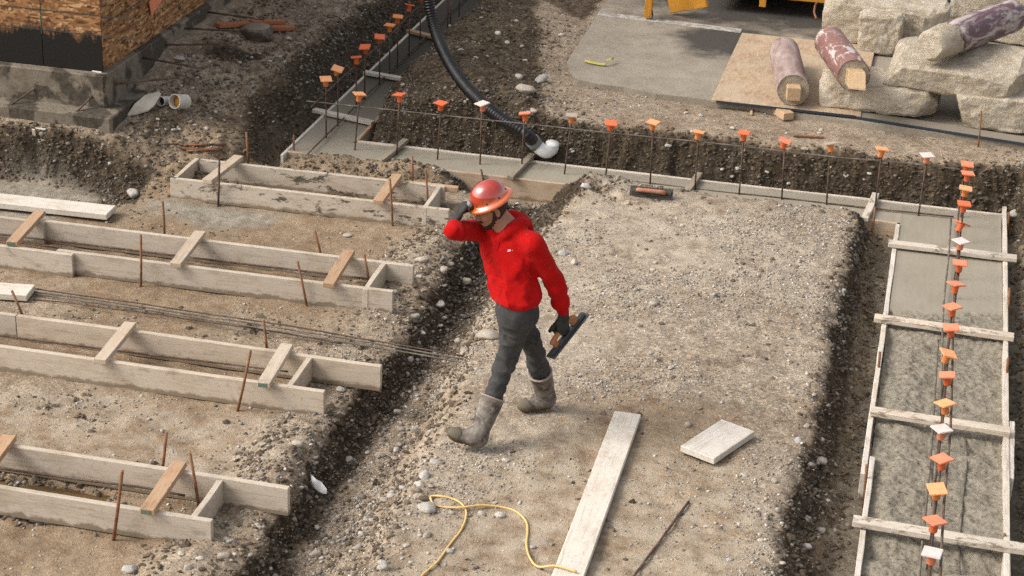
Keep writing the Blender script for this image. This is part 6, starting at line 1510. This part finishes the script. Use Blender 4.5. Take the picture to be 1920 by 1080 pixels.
for an in (.35, 1.0, 2.1, 2.8, 3.5, 5.9, 5.0, 4.2):
    x_, y_ = A*1.01*math.cos(an), B*1.01*math.sin(an); link('rivet', rv, M['dark'], hat, HM @ Matrix.Translation((x_, y_, .024)) @ Vector((x_, y_, .02)).to_track_quat('Z', 'Y').to_matrix().to_4x4())
tube_obj('headband', [HM @ Vector((.088*math.cos(a), .106*math.sin(a), -.012)) for a in np.linspace(math.pi*1.1, math.pi*1.9, 12)], .010, M['dark'], hat, 8)
# ---- what is on the hoodie: drawstring seams, emblem
dg = bpy.context.evaluated_depsgraph_get
hv = hood.data; bvh = BVHTree.FromPolygons([wm(hood) @ v.co for v in hv.vertices], [tuple(p_.vertices) for p_ in hv.polygons])
def surf(px, py):
    d = Vector(_ray(px, py)).normalized(); h = bvh.ray_cast(Vector(_O), d); return (h[0], h[1]) if h[0] is not None else (None, None)
def on_cloth(pts, r, name, mat):
    q = [surf(*p) for p in pts]; q = [a+b*r*.3 for a, b in q if a is not None]
    if len(q) > 2: tube_obj(name, spline([tuple(a) for a in q], 4), r, mat, hood, 6)
M['red_cord'] = mat_fabric('red_cord', (0.36, 0.008, 0.010), (0.45, 0.012, 0.012))
on_cloth([(934, 441), (929, 452), (922, 466), (914, 478), (908, 486)], .0022, 'drawstring', M['red_cord'])
on_cloth([(938, 441), (936, 455), (931, 470), (924, 484), (918, 494)], .0022, 'drawstring', M['red_cord'])
on_cloth([(1004, 437), (998, 446), (994, 457), (992, 470), (993, 484), (997, 497)], .0012, 'armhole_seam', M['red_cord'])
on_cloth([(907, 506), (925, 513), (945, 521), (962, 528)], .0012, 'pocket_seam', M['red_cord'])
# small white emblem: four block letters over a curved tick
M['white_print'] = mat_plain('white_embroidery', (0.78, 0.77, 0.75), .8)
o0, n0 = surf(955.5, 470)
if o0 is not None:
    ex = Vector(CR); ex = (ex-n0*ex.dot(n0)).normalized(); ez = n0.cross(ex)
    if ez.z < 0: ez = -ez
    ev, ef = [], []
    def shape(pts):
        b = len(ev)
        for (x_, y_) in pts:
            w_ = Vector(o0)+ex*x_*.001+ez*y_*.001; h = bvh.find_nearest(w_); ev.append(tuple(h[0]+n0*.0022))
        ef.append(tuple(range(b, b+len(pts))))
    def stroke(x0, y0, x1, y1, w_=1.5):
        dx, dy = x1-x0, y1-y0; l = math.hypot(dx, dy); nx2, ny2 = -dy/l*w_/2, dx/l*w_/2
        shape([(x0+nx2, y0+ny2), (x0-nx2, y0-ny2), (x1-nx2, y1-ny2), (x1+nx2, y1+ny2)])
    L0 = 0.0; s_ = .28     # letters lean to the right
    def S(x_, y_): return (x_+y_*s_, y_)
    for seg in (((-11, 0), (-11, 7)), ((-11, 7), (-7.5, 0)), ((-7.5, 0), (-7.5, 7)), ((-5, 0), (-5, 7)), ((-2.5, 0), (-2.5, 7)), ((-2.5, 3), (1, 7)), ((-2, 3.5), (1.2, 0)), ((3, 0), (3, 7)), ((3, 7), (6.2, 7)), ((3, 3.5), (5.8, 3.5)), ((3, 0), (6.2, 0))):
        a, b = S(*seg[0]), S(*seg[1]); stroke(*a, *b, 1.9)
    up_ = [(-14, -1.5), (-13.5, -3.4), (-11, -4.2), (-5, -3.4), (4, -1.4), (15, 1.5)]; dn = [(15, 1.5), (4, -3.2), (-5, -6.4), (-11, -7.2), (-14.2, -5.6), (-14.6, -3.4)]
    for i in range(5): shape([up_[i], up_[i+1], dn[4-i], dn[5-i]])
    me = bpy.data.meshes.new('chest_emblem'); me.from_pydata(ev, [], ef); me.update(); link('chest_emblem', me, M['white_print'], hood)
# ---- the float he carries
hand_float(grip_c-fl_n*.058, fl_x, fl_n, 'long dark hand float with an orange wooden handle held by the worker', M['float_metal'], M['float_edge'], M['grip'], .38)
